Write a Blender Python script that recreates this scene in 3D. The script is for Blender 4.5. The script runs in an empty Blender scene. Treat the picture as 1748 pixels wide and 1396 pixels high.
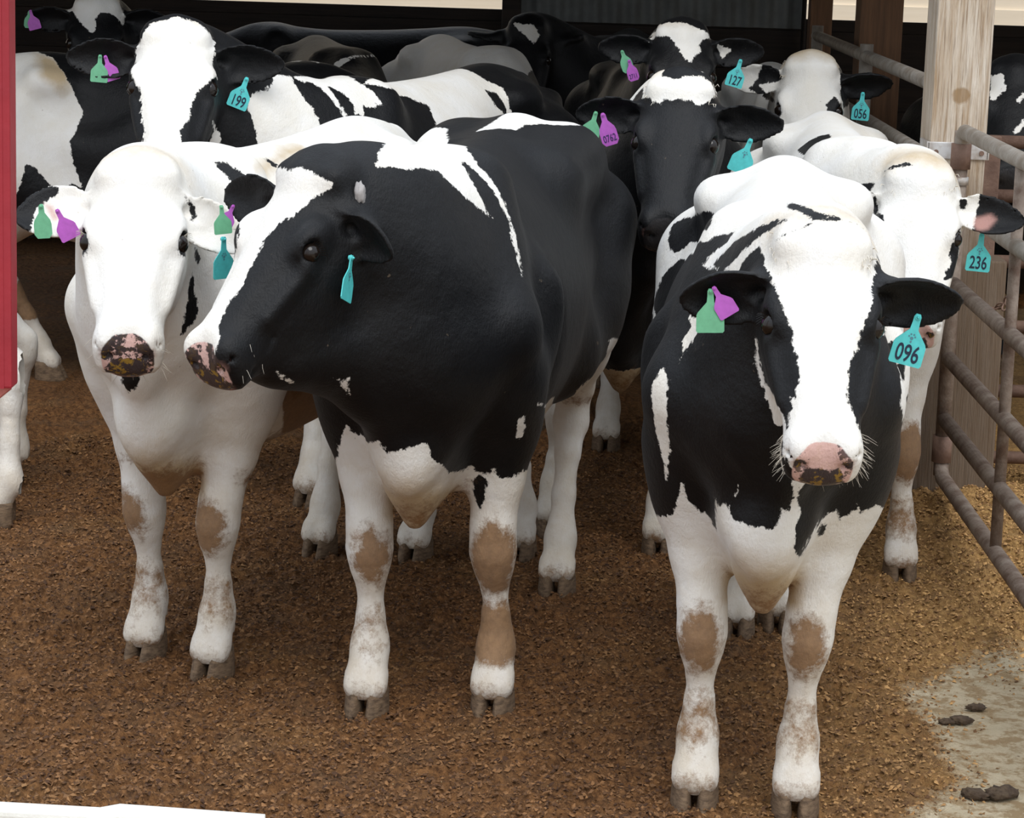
import bpy, bmesh, math, random, time
import numpy as np
from mathutils import Vector, Matrix, Euler

random.seed(7)
SC = bpy.context.scene
COL = SC.collection
# ------------------------------------------------------------------ camera
F_PX, W_PX, H_PX = 4300.0, 1748, 1396
PITCH = math.atan((698+129)/F_PX); YAW = math.atan(41/F_PX); ROLL = math.radians(1.8)
fw = Vector((-math.sin(YAW)*math.cos(PITCH), math.cos(YAW)*math.cos(PITCH), -math.sin(PITCH)))
r0 = fw.cross(Vector((0, 0, 1))).normalized(); u0 = r0.cross(fw)
rt = math.cos(ROLL)*r0+math.sin(ROLL)*u0; up = -math.sin(ROLL)*r0+math.cos(ROLL)*u0
cam = bpy.data.objects.new('camera', bpy.data.cameras.new('camera')); COL.objects.link(cam)
cam.matrix_world = Matrix(((rt.x, up.x, -fw.x, 0), (rt.y, up.y, -fw.y, 0), (rt.z, up.z, -fw.z, 1.86), (0, 0, 0, 1)))
cam.data.sensor_width = 36.0; cam.data.lens = 36.0*F_PX/W_PX; cam.data.clip_end = 200
SC.camera = cam
# ------------------------------------------------------------------ light
SC.view_settings.view_transform = 'Standard'; SC.view_settings.look = 'None'; SC.view_settings.gamma = 1.0
SC.view_settings.use_curve_mapping = False; SC.view_settings.exposure = 0.35
world = bpy.data.worlds.new('overcast_sky'); SC.world = world; world.use_nodes = True
wn = world.node_tree; bg = wn.nodes['Background']; tc = wn.nodes.new('ShaderNodeTexCoord'); sx = wn.nodes.new('ShaderNodeSeparateXYZ')
cr = wn.nodes.new('ShaderNodeValToRGB'); wn.links.new(tc.outputs['Generated'], sx.inputs[0]); wn.links.new(sx.outputs[2], cr.inputs[0]); wn.links.new(cr.outputs[0], bg.inputs[0])
cr.color_ramp.elements[0].position = 0.0; cr.color_ramp.elements[0].color = (0.62, 0.63, 0.64, 1)
cr.color_ramp.elements[1].position = 0.75; cr.color_ramp.elements[1].color = (0.86, 0.95, 1.08, 1)
bg.inputs[1].default_value = 1.15
sun = bpy.data.objects.new('sun', bpy.data.lights.new('sun', 'SUN')); COL.objects.link(sun)
sun.data.energy = 1.5; sun.data.angle = math.radians(38); sun.data.color = (1.0, 0.97, 0.93)
sun.rotation_euler = Euler((math.radians(33), math.radians(8), 0), 'XYZ'); sun.location = (0, -2, 8)

# ------------------------------------------------------------------ helpers
def tag(o, label=None, cat=None, group=None, kind=None):
    if label: o['label'] = label
    if cat: o['category'] = cat
    if group: o['group'] = group
    if kind: o['kind'] = kind
    return o

def link(name, me, mat=None, parent=None, smooth=False):
    o = bpy.data.objects.new(name, me); COL.objects.link(o)
    if mat: me.materials.append(mat)
    if parent: o.parent = parent
    if smooth: me.polygons.foreach_set('use_smooth', [True]*len(me.polygons))
    return o

def mesh_np(name, V, Q):
    me = bpy.data.meshes.new(name); V = np.asarray(V, np.float32); Q = np.asarray(Q, np.int32); k = Q.shape[1]
    me.vertices.add(len(V)); me.vertices.foreach_set('co', V.ravel())
    me.loops.add(Q.size); me.loops.foreach_set('vertex_index', Q.ravel())
    me.polygons.add(len(Q)); me.polygons.foreach_set('loop_start', np.arange(0, Q.size, k, dtype=np.int32))
    me.update(calc_edges=True); me.validate(); return me

def empty(name, loc=(0, 0, 0), rz=0, scale=1):
    o = bpy.data.objects.new(name, None); COL.objects.link(o); o.location = loc; o.rotation_euler = (0, 0, rz); o.scale = (scale,)*3
    o.empty_display_size = 0.1; return o

def bm_obj(name, bm, mat=None, parent=None, smooth=False):
    me = bpy.data.meshes.new(name); bmesh.ops.recalc_face_normals(bm, faces=bm.faces); bm.to_mesh(me); bm.free(); return link(name, me, mat, parent, smooth)

def add_box(bm, lo, hi, bevel=0.0, M=None):
    r = bmesh.ops.create_cube(bm, size=1); v = r['verts']; lo = Vector(lo); hi = Vector(hi); c = (lo+hi)/2; s = hi-lo
    for x in v: x.co = Vector((x.co.x*s.x, x.co.y*s.y, x.co.z*s.z))+c
    if bevel:
        es = list({e for x in v for e in x.link_edges}); g = bmesh.ops.bevel(bm, geom=es, offset=bevel, segments=2, affect='EDGES', profile=0.6); v = list({x for f in g['faces'] for x in f.verts}|{x for x in v if x.is_valid})
    if M is not None:
        for x in v: x.co = M@x.co

def add_tube(bm, pts, r, seg=16, cap=True):
    pts = [Vector(p) for p in pts]; rings = []; rr = r if isinstance(r, (list, tuple)) else [r]*len(pts)
    ref = None
    for i, p in enumerate(pts):
        d = (pts[min(i+1, len(pts)-1)]-pts[max(i-1, 0)]).normalized()
        if ref is None: ref = d.orthogonal().normalized()
        ref = (ref-d*ref.dot(d)).normalized(); b = d.cross(ref)
        rings.append([bm.verts.new(p+(ref*math.cos(a)+b*math.sin(a))*rr[i]) for a in [2*math.pi*k/seg for k in range(seg)]])
    for a, b in zip(rings, rings[1:]):
        for k in range(seg): bm.faces.new((a[k], a[(k+1) % seg], b[(k+1) % seg], b[k]))
    if cap: bm.faces.new(rings[0][::-1]); bm.faces.new(rings[-1])

# ------------------------------------------------------------------ node helpers
class NT:
    def __init__(s, name):
        s.m = bpy.data.materials.new(name); s.m.use_nodes = True; s.t = s.m.node_tree; s.b = s.t.nodes['Principled BSDF']
    def n(s, typ, **kw):
        x = s.t.nodes.new('ShaderNode'+typ)
        for k, v in kw.items(): setattr(x, k, v)
        return x
    def l(s, a, b): s.t.links.new(a, b)
    def put(s, sock, v):
        if hasattr(v, 'is_output'): s.l(v, sock)
        elif isinstance(v, (tuple, list)) and len(v) == 3 and sock.type == 'RGBA': sock.default_value = (*v, 1)
        else: sock.default_value = v
    def attr(s, name): return s.n('Attribute', attribute_name=name).outputs['Fac']
    def obj(s): return s.n('TexCoord').outputs['Object']
    def noise(s, scale, detail=4, rough=0.6, vec=None, stretch=None, out='Fac', dist=0.0):
        x = s.n('TexNoise'); x.inputs['Scale'].default_value = scale; x.inputs['Detail'].default_value = detail; x.inputs['Roughness'].default_value = rough; x.inputs['Distortion'].default_value = dist
        v = vec if vec is not None else s.obj()
        if stretch:
            mp = s.n('Mapping'); mp.inputs['Scale'].default_value = stretch; s.l(v, mp.inputs[0]); v = mp.outputs[0]
        s.l(v, x.inputs['Vector']); return x.outputs[out]
    def math(s, op, a, b=0.0, c=None, clamp=False):
        x = s.n('Math', operation=op, use_clamp=clamp); s.put(x.inputs[0], a); s.put(x.inputs[1], b)
        if c is not None: s.put(x.inputs[2], c)
        return x.outputs[0]
    def ramp(s, v, lo, hi, a=0.0, b=1.0):
        x = s.n('MapRange'); x.clamp = True; s.put(x.inputs[0], v); x.inputs[1].default_value = lo; x.inputs[2].default_value = hi; x.inputs[3].default_value = a; x.inputs[4].default_value = b; return x.outputs[0]
    def mix(s, fac, a, b):
        x = s.n('Mix', data_type='RGBA'); s.put(x.inputs[0], fac); s.put(x.inputs[6], a); s.put(x.inputs[7], b); return x.outputs[2]
    def bump(s, h, strength=0.5, dist=0.01, prev=None):
        x = s.n('Bump'); x.inputs['Strength'].default_value = strength; x.inputs['Distance'].default_value = dist; s.put(x.inputs['Height'], h)
        if prev is not None: s.l(prev, x.inputs['Normal'])
        s.l(x.outputs[0], s.b.inputs['Normal']); return x.outputs[0]
    def set(s, **kw):
        for k, v in kw.items(): s.put(s.b.inputs[k.replace('_', ' ')], v)
        return s.m

def fur(nose='pink', white=(0.80, 0.785, 0.75)):
    k = NT('cow_hide_'+nose)
    coat = k.attr('coat'); dirt = k.attr('dirt'); skin = k.attr('skin'); ns = k.attr('nose')
    jag = k.math('MULTIPLY_ADD', k.noise(38, 5, 0.75), 0.030, -0.015); jag2 = k.math('MULTIPLY_ADD', k.noise(150, 2, 0.5, stretch=(1, 1, 0.35)), 0.010, -0.005)
    e = k.math('ADD', coat, k.math('ADD', jag, jag2)); fac = k.ramp(e, -0.0016, 0.0016)
    wv = k.mix(k.ramp(k.noise(7, 4, 0.6), 0.35, 0.7), white, tuple(w*q for w, q in zip(white, (0.93, 0.90, 0.84))))
    bv = k.mix(k.ramp(k.noise(9, 4, 0.6), 0.4, 0.75), (0.0020, 0.0022, 0.0030), (0.0050, 0.0050, 0.0056))
    col = k.mix(fac, wv, bv)
    st = k.attr('stain'); sf = k.math('MULTIPLY', k.ramp(k.math('ADD', st, k.math('MULTIPLY_ADD', k.noise(11, 5, 0.7), 0.9, -0.45)), 0.1, 0.9), k.math('SUBTRACT', 1.0, fac)); col = k.mix(sf, col, (0.50, 0.385, 0.24))
    # pink skin inside ears, round eyes
    col = k.mix(k.math('MULTIPLY', skin, 0.75), col, (0.50, 0.27, 0.23))
    # dried manure
    dn = k.math('ADD', dirt, k.math('MULTIPLY_ADD', k.noise(24, 6, 0.8), 1.5, -0.78)); df = k.math('MULTIPLY', k.ramp(dn, 0.22, 0.55), k.ramp(dirt, 0.05, 0.2))
    dc = k.mix(k.noise(55, 4, 0.7), (0.12, 0.058, 0.022), (0.36, 0.20, 0.085))
    col = k.mix(k.math('MULTIPLY', df, 0.93), col, dc)
    # scattered specks on the coat
    sp = k.ramp(k.noise(46, 2, 0.5), 0.755, 0.80); col = k.mix(k.math('MULTIPLY', sp, 0.45), col, (0.16, 0.12, 0.08))
    if nose == 'black': nc = k.mix(k.noise(60, 3), (0.014, 0.013, 0.014), (0.04, 0.037, 0.037))
    else:
        pk = k.mix(k.noise(25, 3), (0.62, 0.38, 0.34), (0.72, 0.50, 0.45)); mot = k.ramp(k.noise(30 if nose == 'pink' else 24, 4, 0.7), 0.57 if nose == 'pink' else 0.46, 0.60 if nose == 'pink' else 0.50)
        low = k.ramp(k.math('ADD', skin, k.math('MULTIPLY_ADD', k.noise(32, 5, 0.75), 1.2, -0.6)), 0.42, 0.55); mot = k.math('MAXIMUM', k.math('MULTIPLY', mot, 1.0 if nose != 'pink' else 0.85), low); nc = k.mix(mot, pk, (0.050, 0.036, 0.036)); nc = k.mix(k.math('MULTIPLY', k.ramp(k.noise(48, 3, 0.6, dist=0.5), 0.54, 0.60), k.math('MULTIPLY_ADD', low, 0.7, 0.1)), nc, (0.32, 0.19, 0.03))
    nf = k.ramp(k.math('ADD', ns, k.math('MULTIPLY_ADD', k.noise(40), 0.5, -0.25)), 0.42, 0.6); col = k.mix(nf, col, nc)
    rough = k.math('MULTIPLY_ADD', nf, -0.25, k.math('MULTIPLY_ADD', fac, -0.13, 0.64))
    h = k.math('ADD', k.math('MULTIPLY', k.noise(260, 3, 0.7, stretch=(1, 1, 0.3)), 0.5), k.math('ADD', k.noise(28, 4, 0.6), k.math('MULTIPLY', df, 0.4)))
    k.bump(h, 0.55, 0.006)
    k.b.inputs['Specular IOR Level'].default_value = 0.27
    k.b.inputs['Sheen Weight'].default_value = 0.04; k.b.inputs['Sheen Roughness'].default_value = 0.4
    return k.set(Base_Color=col, Roughness=rough)

def simple(name, a, b=None, scale=20, rough=0.6, metal=0.0, bump=0.0, bscale=60, stretch=None, spec=0.5):
    k = NT(name); b = b or tuple(x*0.8 for x in a)
    col = k.mix(k.ramp(k.noise(scale, 5, 0.65, stretch=stretch), 0.35, 0.65), a, b)
    if bump: k.bump(k.noise(bscale, 5, 0.7, stretch=stretch), bump, 0.01)
    k.b.inputs['Specular IOR Level'].default_value = spec
    return k.set(Base_Color=col, Roughness=rough, Metallic=metal)

# ------------------------------------------------------------------ implicit-surface cow builder
def pchip(xs, ys, n=160):
    """smooth monotone-ish table of a profile"""
    xs = np.array(xs, float); ys = np.array(ys, float)
    h = np.diff(xs); d = np.diff(ys)/h
    m = np.zeros(len(xs)); m[0] = d[0]; m[-1] = d[-1]
    for i in range(1, len(xs)-1):
        m[i] = 0 if d[i-1]*d[i] <= 0 else 2*d[i-1]*d[i]/(d[i-1]+d[i])
    X = np.linspace(xs[0], xs[-1], n); k = np.clip(np.searchsorted(xs, X)-1, 0, len(h)-1)
    t = (X-xs[k])/h[k]
    Y = ((2*t**3-3*t**2+1)*ys[k] + (t**3-2*t**2+t)*h[k]*m[k] + (-2*t**3+3*t**2)*ys[k+1] + (t**3-t**2)*h[k]*m[k+1])
    return X, Y

def smin(a, b, k):
    h = np.clip(k-np.abs(a-b), 0, None)/k
    return np.minimum(a, b)-h*h*k*0.25

def smax(a, b, k):
    h = np.clip(k-np.abs(a-b), 0, None)/k
    return np.maximum(a, b)+h*h*k*0.25

class Field:
    def __init__(s, xs, ys, zs):
        s.ax = [np.array(a, np.float32) for a in (xs, ys, zs)]
        s.F = np.full([len(a) for a in s.ax], 0.3, np.float32)
    def box(s, lo, hi):
        sl = []
        for a, l, h in zip(s.ax, lo, hi):
            i = int(np.searchsorted(a, l)); j = int(np.searchsorted(a, h))
            sl.append(slice(max(0, i-1), min(len(a), j+1)))
        X = s.ax[0][sl[0]][:, None, None]; Y = s.ax[1][sl[1]][None, :, None]; Z = s.ax[2][sl[2]][None, None, :]
        return tuple(sl), X, Y, Z
    def op(s, fn, lo, hi, k, cut=False):
        sl, X, Y, Z = s.box(lo, hi)
        if s.F[sl].size == 0: return
        d = fn(X, Y, Z)
        s.F[sl] = smax(s.F[sl], -d, k) if cut else smin(s.F[sl], d, k)
    def cap(s, a, b, ra, rb, k=0.05, cut=False, sc=None, m=None):
        a = np.array(a, float); b = np.array(b, float); m = (k+0.05) if m is None else m; r = max(ra, rb)+m
        lo = np.minimum(a, b)-r; hi = np.maximum(a, b)+r; ba = b-a; L = float(ba@ba)+1e-9
        def fn(X, Y, Z):
            px, py, pz = X-a[0], Y-a[1], Z-a[2]
            h = np.clip((px*ba[0]+py*ba[1]+pz*ba[2])/L, 0, 1)
            return np.sqrt((px-h*ba[0])**2+(py-h*ba[1])**2+(pz-h*ba[2])**2)-(ra+(rb-ra)*h)
        s.op(fn, lo, hi, k, cut)
    def ell(s, c, R, rad, k=0.04, cut=False):
        """ellipsoid, rows of R are its axes"""
        c = np.array(c, float); R = np.array(R, float); rad = np.array(rad, float); r = rad.max()+k+0.04
        def fn(X, Y, Z):
            p = [X-c[0], Y-c[1], Z-c[2]]; q = [sum(R[i][j]*p[j] for j in range(3)) for i in range(3)]
            k0 = np.sqrt(sum((q[i]/rad[i])**2 for i in range(3)))
            k1 = np.sqrt(sum((q[i]/rad[i]**2)**2 for i in range(3)))+1e-6
            return np.maximum(k0*(k0-1)/k1, -0.2)
        s.op(fn, c-r, c+r, k, cut)
    def loft(s, O, R, prof, p, k, taper_top=0.0, taper_bot=None, L=None, bound=None):
        """prof: rows t, half width, top, bottom in the frame O,R(t,s,u)"""
        O = np.array(O, float); R = np.array(R, float); P = np.array(prof, float)
        T, Wd = pchip(P[:, 0], P[:, 1]); _, Tp = pchip(P[:, 0], P[:, 2]); _, Bt = pchip(P[:, 0], P[:, 3])
        tb = pchip(P[:, 0], taper_bot)[1] if taper_bot is not None else None
        corners = []
        for row in P:
            for sy in (-1, 1):
                for uu in (row[2], row[3]):
                    corners.append(O+R[0]*row[0]+R[1]*sy*row[1]+R[2]*uu)
        corners = np.array(corners); m = k+0.06
        def fn(X, Y, Z):
            p0, p1, p2 = X-O[0], Y-O[1], Z-O[2]
            t = (R[0][0]*p0+R[0][1]*p1+R[0][2]*p2).astype(np.float32); sd = R[1][0]*p0+R[1][1]*p1+R[1][2]*p2; u = R[2][0]*p0+R[2][1]*p1+R[2][2]*p2
            w = np.interp(t, T, Wd); tp = np.interp(t, T, Tp); bt = np.interp(t, T, Bt)
            h = np.maximum((tp-bt)/2, 0.005); uc = (tp+bt)/2; w = np.maximum(w, 0.005)
            v = np.clip((u-uc)/h, -1, 1)
            if taper_top: w = w*(1-taper_top*np.clip(v, 0, 1)**1.6)
            if tb is not None: w = w*(1-np.interp(t, T, tb)*np.clip(-v, 0, 1)**1.2)
            a = np.abs(sd/w)+1e-6; b = np.abs((u-uc)/h)+1e-6
            q = (a**p+b**p)**(1/p)
            g = np.sqrt((a**(p-1)/w)**2+(b**(p-1)/h)**2)/q**(p-1)
            d = np.clip((q-1)/g, -0.25, 0.4)
            return np.maximum(d, np.maximum(P[0, 0]-t, t-P[-1, 0]))
        s.op(fn, corners.min(0)-m, corners.max(0)+m, k)
    def ear(s, O, A, B, Cn, length, width, cup=1.0, k=0.012, th=0.0062):
        """leaf: A along, B across, Cn out of the hollow"""
        O = np.array(O, float); M = [np.array(v, float) for v in (A, B, Cn)]
        tx, tw = pchip([-0.05, 0, 0.10, 0.3, 0.5, 0.7, 0.88, 0.97, 1.0], [0.5, 0.52, 0.62, 0.93, 1.0, 0.86, 0.55, 0.27, 0.05])
        def fn(X, Y, Z):
            p = [X-O[0], Y-O[1], Z-O[2]]; a, b, c = [sum(m[j]*p[j] for j in range(3)) for m in M]
            w = np.interp(a/length, tx, tw)*width/2
            hollow = cup*(np.clip(np.abs(b)/w, 0, 1.15)**2)*width*0.33*np.clip(1.25-a/length, 0.2, 1)
            sl = 2*cup*np.clip(np.abs(b)/w, 0, 1.15)/w*width*0.33*np.clip(1.25-a/length, 0.2, 1); d1 = np.abs(c-hollow)/np.sqrt(1+sl*sl)-th
            d2 = (np.abs(b)-w)*0.8; d3 = np.maximum(-0.01-a, a-length)
            return smax(d1, np.maximum(d2, d3), 0.01)
        e = O+M[0]*length; r = width*0.75
        s.op(fn, np.minimum(O, e)-r, np.maximum(O, e)+r, k)
        s.cap(O-M[0]*0.03, O+M[0]*0.045, 0.034, 0.026, 0.03)
        s.cap(O+M[0]*0.03+M[2]*0.03, O+M[0]*0.075+M[2]*0.034, 0.016, 0.012, 0.012, cut=True)
    def mesh(s):
        F = s.F; ax = s.ax; S = F < 0
        n = np.array(F.shape)
        cnt = np.zeros(n-1, np.int8)
        for i in (0, 1):
            for j in (0, 1):
                for k in (0, 1):
                    cnt += S[i:n[0]-1+i, j:n[1]-1+j, k:n[2]-1+k]
        act = np.argwhere((cnt > 0) & (cnt < 8)); idx = np.full(n-1, -1, np.int32)
        idx[act[:, 0], act[:, 1], act[:, 2]] = np.arange(len(act))
        acc = np.zeros((len(act), 3)); num = np.zeros(len(act))
        co = [np.array([ax[q][act[:, q]], ax[q][act[:, q]+1]]) for q in range(3)]
        for d in range(3):
            o = [q for q in range(3) if q != d]
            for i in (0, 1):
                for j in (0, 1):
                    off0 = [0, 0, 0]; off0[o[0]] = i; off0[o[1]] = j; off1 = list(off0); off1[d] = 1
                    f0 = F[act[:, 0]+off0[0], act[:, 1]+off0[1], act[:, 2]+off0[2]]
                    f1 = F[act[:, 0]+off1[0], act[:, 1]+off1[1], act[:, 2]+off1[2]]
                    m = (f0 < 0) != (f1 < 0); t = np.where(m, f0/np.where(m, f0-f1, 1), 0)
                    p = np.zeros((len(act), 3)); p[:, d] = co[d][0]+t*(co[d][1]-co[d][0])
                    p[:, o[0]] = co[o[0]][i]; p[:, o[1]] = co[o[1]][j]
                    acc[m] += p[m]; num[m] += 1
        V = acc/num[:, None]; quads = []
        for d in range(3):
            o = [(d+1) % 3, (d+2) % 3]
            a = [slice(None)]*3; b = [slice(None)]*3; a[d] = slice(0, n[d]-1); b[d] = slice(1, n[d])
            e = np.argwhere(S[tuple(a)] != S[tuple(b)])
            e = e[(e[:, o[0]] > 0) & (e[:, o[1]] > 0) & (e[:, o[0]] < n[o[0]]-1) & (e[:, o[1]] < n[o[1]]-1)]
            def at(du, dv):
                c = e.copy(); c[:, o[0]] -= du; c[:, o[1]] -= dv
                return idx[c[:, 0], c[:, 1], c[:, 2]]
            q = np.stack([at(1, 1), at(0, 1), at(0, 0), at(1, 0)], 1)
            flip = ~S[e[:, 0], e[:, 1], e[:, 2]]
            q[flip] = q[flip][:, ::-1]; quads.append(q)
        Q = np.concatenate(quads)
        # light smoothing
        for lam in (0.35, 0.2):
            sm = np.zeros_like(V); c = np.zeros(len(V))
            for i in range(4):
                np.add.at(sm, Q[:, i], V[Q[:, (i+1) % 4]]); np.add.at(sm, Q[:, i], V[Q[:, (i+3) % 4]]); np.add.at(c, Q[:, i], 2)
            V += lam*(sm/np.maximum(c, 1)[:, None]-V)
        # drop loose specks
        lab = np.arange(len(V))
        for _ in range(400):
            mn = lab[Q].min(1); new = lab.copy()
            for i in range(4): np.minimum.at(new, Q[:, i], mn)
            new = new[new]
            if (new == lab).all(): break
            lab = new
        u, c = np.unique(lab, return_counts=True); keep = lab == u[c.argmax()]
        Q = Q[keep[Q[:, 0]]]; mp = np.cumsum(keep)-1; V = V[keep]; Q = mp[Q]
        return V, Q

def unit(v):
    v = np.array(v, float); return v/np.linalg.norm(v)

def axis_samples(lo, hi, fine_lo, fine_hi, hc, hf):
    a = []; x = lo
    while x < hi:
        a.append(x); x += hf if fine_lo-hf < x < fine_hi else hc
    a.append(x); return a

HEAD = [  # t, half width, top, bottom, jaw taper
 (-0.035, 0.030, -0.060, -0.110, 0.0), (-0.015, 0.075, -0.022, -0.150, 0.1), (0.03, 0.098, 0.004, -0.195, 0.15), (0.09, 0.112, 0.014, -0.235, 0.22),
 (0.15, 0.118, 0.016, -0.250, 0.28), (0.20, 0.117, 0.010, -0.245, 0.30), (0.26, 0.107, 0.001, -0.218, 0.26), (0.33, 0.091, -0.008, -0.180, 0.16),
 (0.39, 0.077, -0.014, -0.150, 0.08), (0.44, 0.076, -0.018, -0.150, 0.0), (0.463, 0.0775, -0.029, -0.150, 0.0), (0.482, 0.076, -0.047, -0.148, 0.0), (0.498, 0.070, -0.070, -0.143, 0.0), (0.508, 0.056, -0.090, -0.132, 0.0), (0.513, 0.030, -0.105, -0.12, 0.0)]
BODY = [  # x, half width, top, bottom
 (-0.90, 0.05, 1.17, 1.02), (-0.87, 0.12, 1.215, 0.90), (-0.80, 0.185, 1.262, 0.78), (-0.68, 0.232, 1.295, 0.68), (-0.50, 0.262, 1.315, 0.62), (-0.30, 0.285, 1.300, 0.555),
 (-0.05, 0.305, 1.285, 0.515), (0.20, 0.298, 1.280, 0.510), (0.42, 0.262, 1.295, 0.530), (0.58, 0.215, 1.310, 0.575), (0.70, 0.165, 1.27, 0.64), (0.80, 0.12, 1.16, 0.70), (0.85, 0.05, 1.05, 0.80)]
FEET0 = {'FL': (0.66, 0.15), 'FR': (0.66, -0.15), 'HL': (-0.69, 0.15), 'HR': (-0.69, -0.15)}

def head_frame(c):
    P = np.array(c['poll'], float); N = np.array(c['nose'], float); t = unit(N-P)
    up = np.array(c.get('hup', (0, 0, 1)), float); u = unit(up-t*(up@t)); s_ = np.cross(u, t)  # s = animal's left when u is up
    return P, np.array([t, s_, u])

def build_field(c):
    P, R = head_frame(c); hs = c.get('hs', 1.0); fine = c.get('fine', 0.0065); crs = c.get('coarse', 0.0125)
    H = lambda t, s, u: P+(R[0]*t+R[1]*s+R[2]*u)*hs
    pts = [H(-.05, 0, 0), H(.53, 0, -.03), H(.2, 0, -.24)]+[H(.02, q*.33, -.06) for q in (-1, 1)]
    pts = np.array(pts); flo = pts.min(0)-0.04; fhi = pts.max(0)+0.04
    lo = np.minimum(flo, [-1.02, -0.38, 0.03]); hi = np.maximum(fhi, [0.92, 0.38, 1.40])
    fd = Field(*[axis_samples(lo[i], hi[i], flo[i], fhi[i], crs, fine) for i in range(3)])
    I = np.eye(3); fat = c.get('fat', 0.92)
    prof = [(x, w*fat, t, b) for x, w, t, b in BODY]
    fd.loft((0, 0, 0), I, prof, 2.15, 0.05, taper_top=0.30)
    for q in (-1, 1):
        fd.cap((-0.49, q*0.19*fat, 1.205), (-0.40, q*0.20*fat, 1.19), 0.042, 0.04, 0.12)          # hook bone
        fd.cap((-0.84, q*0.105, 1.165), (-0.80, q*0.115, 1.14), 0.052, 0.06, 0.06)      # pin bone
        fd.cap((-0.66, q*0.165, 1.02), (-0.50, q*0.185, 0.80), 0.155, 0.125, 0.08)     # thigh
        fd.cap((-0.72, q*0.15, 0.95), (-0.76, q*0.15, 0.75), 0.12, 0.085, 0.08)
        fd.cap((0.50, q*0.09, 1.22), (0.67, q*0.155, 0.92), 0.07, 0.10, 0.09)         # shoulder blade
        fd.cap((0.67, q*0.155, 0.92), (0.61, q*0.155, 0.76), 0.105, 0.095, 0.06)
        fd.cap((0.40, q*0.20, 0.98), (0.50, q*0.17, 0.80), 0.10, 0.09, 0.09)
        fd.cap((-0.30, q*0.15, 0.72), (-0.48, q*0.17, 0.72), 0.13, 0.10, 0.08)          # flank fold
        if c.get('hollow', True): fd.ell((-0.30, q*0.262*fat, 1.13), I, (0.10, 0.03, 0.06), 0.12, cut=True)         # hunger hollow
        else: fd.cap((-0.55, q*0.175*fat, 1.20), (-0.15, q*0.18*fat, 1.17), 0.075, 0.085, 0.10)
        fd.cap((0.37, q*0.33*fat, 1.10), (0.30, q*0.36*fat, 0.75), 0.05, 0.05, 0.09, cut=True)
    fd.cap((0.76, 0, 0.68), (0.56, 0, 0.62), 0.095, 0.11, 0.08)                           # brisket
    fd.cap((0.79, 0, 0.60), (0.66, 0, 0.54), 0.038, 0.048, 0.07)
    fd.cap((0.73, 0, 0.56), (0.70, 0, 0.485), 0.038, 0.020, 0.06)
    # tail
    ty = c.get('tail', 0.0)
    fd.cap((-0.80, 0, 1.235), (-0.91, 0, 1.205), 0.03, 0.028, 0.05); fd.cap((-0.91, 0, 1.205), (-0.935, ty*.3, 1.05), 0.028, 0.022, 0.015)
    fd.cap((-0.935, ty*.3, 1.05), (-0.93, ty, 0.68), 0.022, 0.018, 0.01); fd.cap((-0.93, ty, 0.68), (-0.92, ty, 0.45), 0.022, 0.035, 0.02); fd.cap((-0.92, ty, 0.45), (-0.92, ty, 0.36), 0.033, 0.012, 0.01)
    # neck, two strands crest and throat
    a0 = np.array([0.50, 0, 1.13]); a1 = np.array([0.80, 0, 1.10]); e = H(0.045, 0, -0.085); bk = e-R[0]*0.16*hs-R[2]*0.04
    if 'ncrest' in c: a1 = np.array(c['ncrest'], float)
    b0 = np.array([0.62, 0, 0.90]); b1 = np.array([0.86, 0, 0.86]); e2 = H(0.11, 0, -0.135); bk2 = H(0.03, 0, -0.30)
    if 'nthroat' in c: b1 = np.array(c['nthroat'], float)
    bez = lambda p0, p1, p2, p3, t: p0*(1-t)**3+p1*3*t*(1-t)**2+p2*3*t*t*(1-t)+p3*t**3
    nf = c.get('nf', 1.0)
    n = 6
    for (q0, q1, q2, q3, ra, rb) in ((a0, a1, bk, e, 0.135, 0.088*hs), (b0, b1, bk2, e2, 0.195, 0.088*hs), ((a0+b0)/2, (a1+b1)/2, (bk+bk2)/2, (e+e2)/2, 0.18, 0.098*hs)):
        pts = [bez(q0, q1, q2, q3, i/n) for i in range(n+1)]; rr = [(ra+(rb-ra)*(i/n)**0.8)*(nf if 0 < i < n else 1) for i in range(n+1)]
        for i in range(n): fd.cap(pts[i], pts[i+1], rr[i], rr[i+1], 0.07)
    # dewlap
    d0 = np.array([0.80, 0, 0.66]); d1 = H(0.13, 0, -0.215)
    dm = (d0+d1)/2+np.array(c.get('dew', (0.03, 0, -0.06))); fd.cap(d0, dm, 0.045, 0.028, 0.045); fd.cap(dm, d1, 0.028, 0.03, 0.045)
    if 'throat' in c:
        tq = c['throat']; fd.cap(H(.42, 0, -.115), H(.36, 0, -.185), .042, .062, 0.05); fd.cap(H(.36, 0, -.185), H(.28, 0, -.25), .062, .085, 0.06); fd.cap(H(.28, 0, -.25), (0.76, 0.02, 0.84), .085, 0.14, 0.09)
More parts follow.
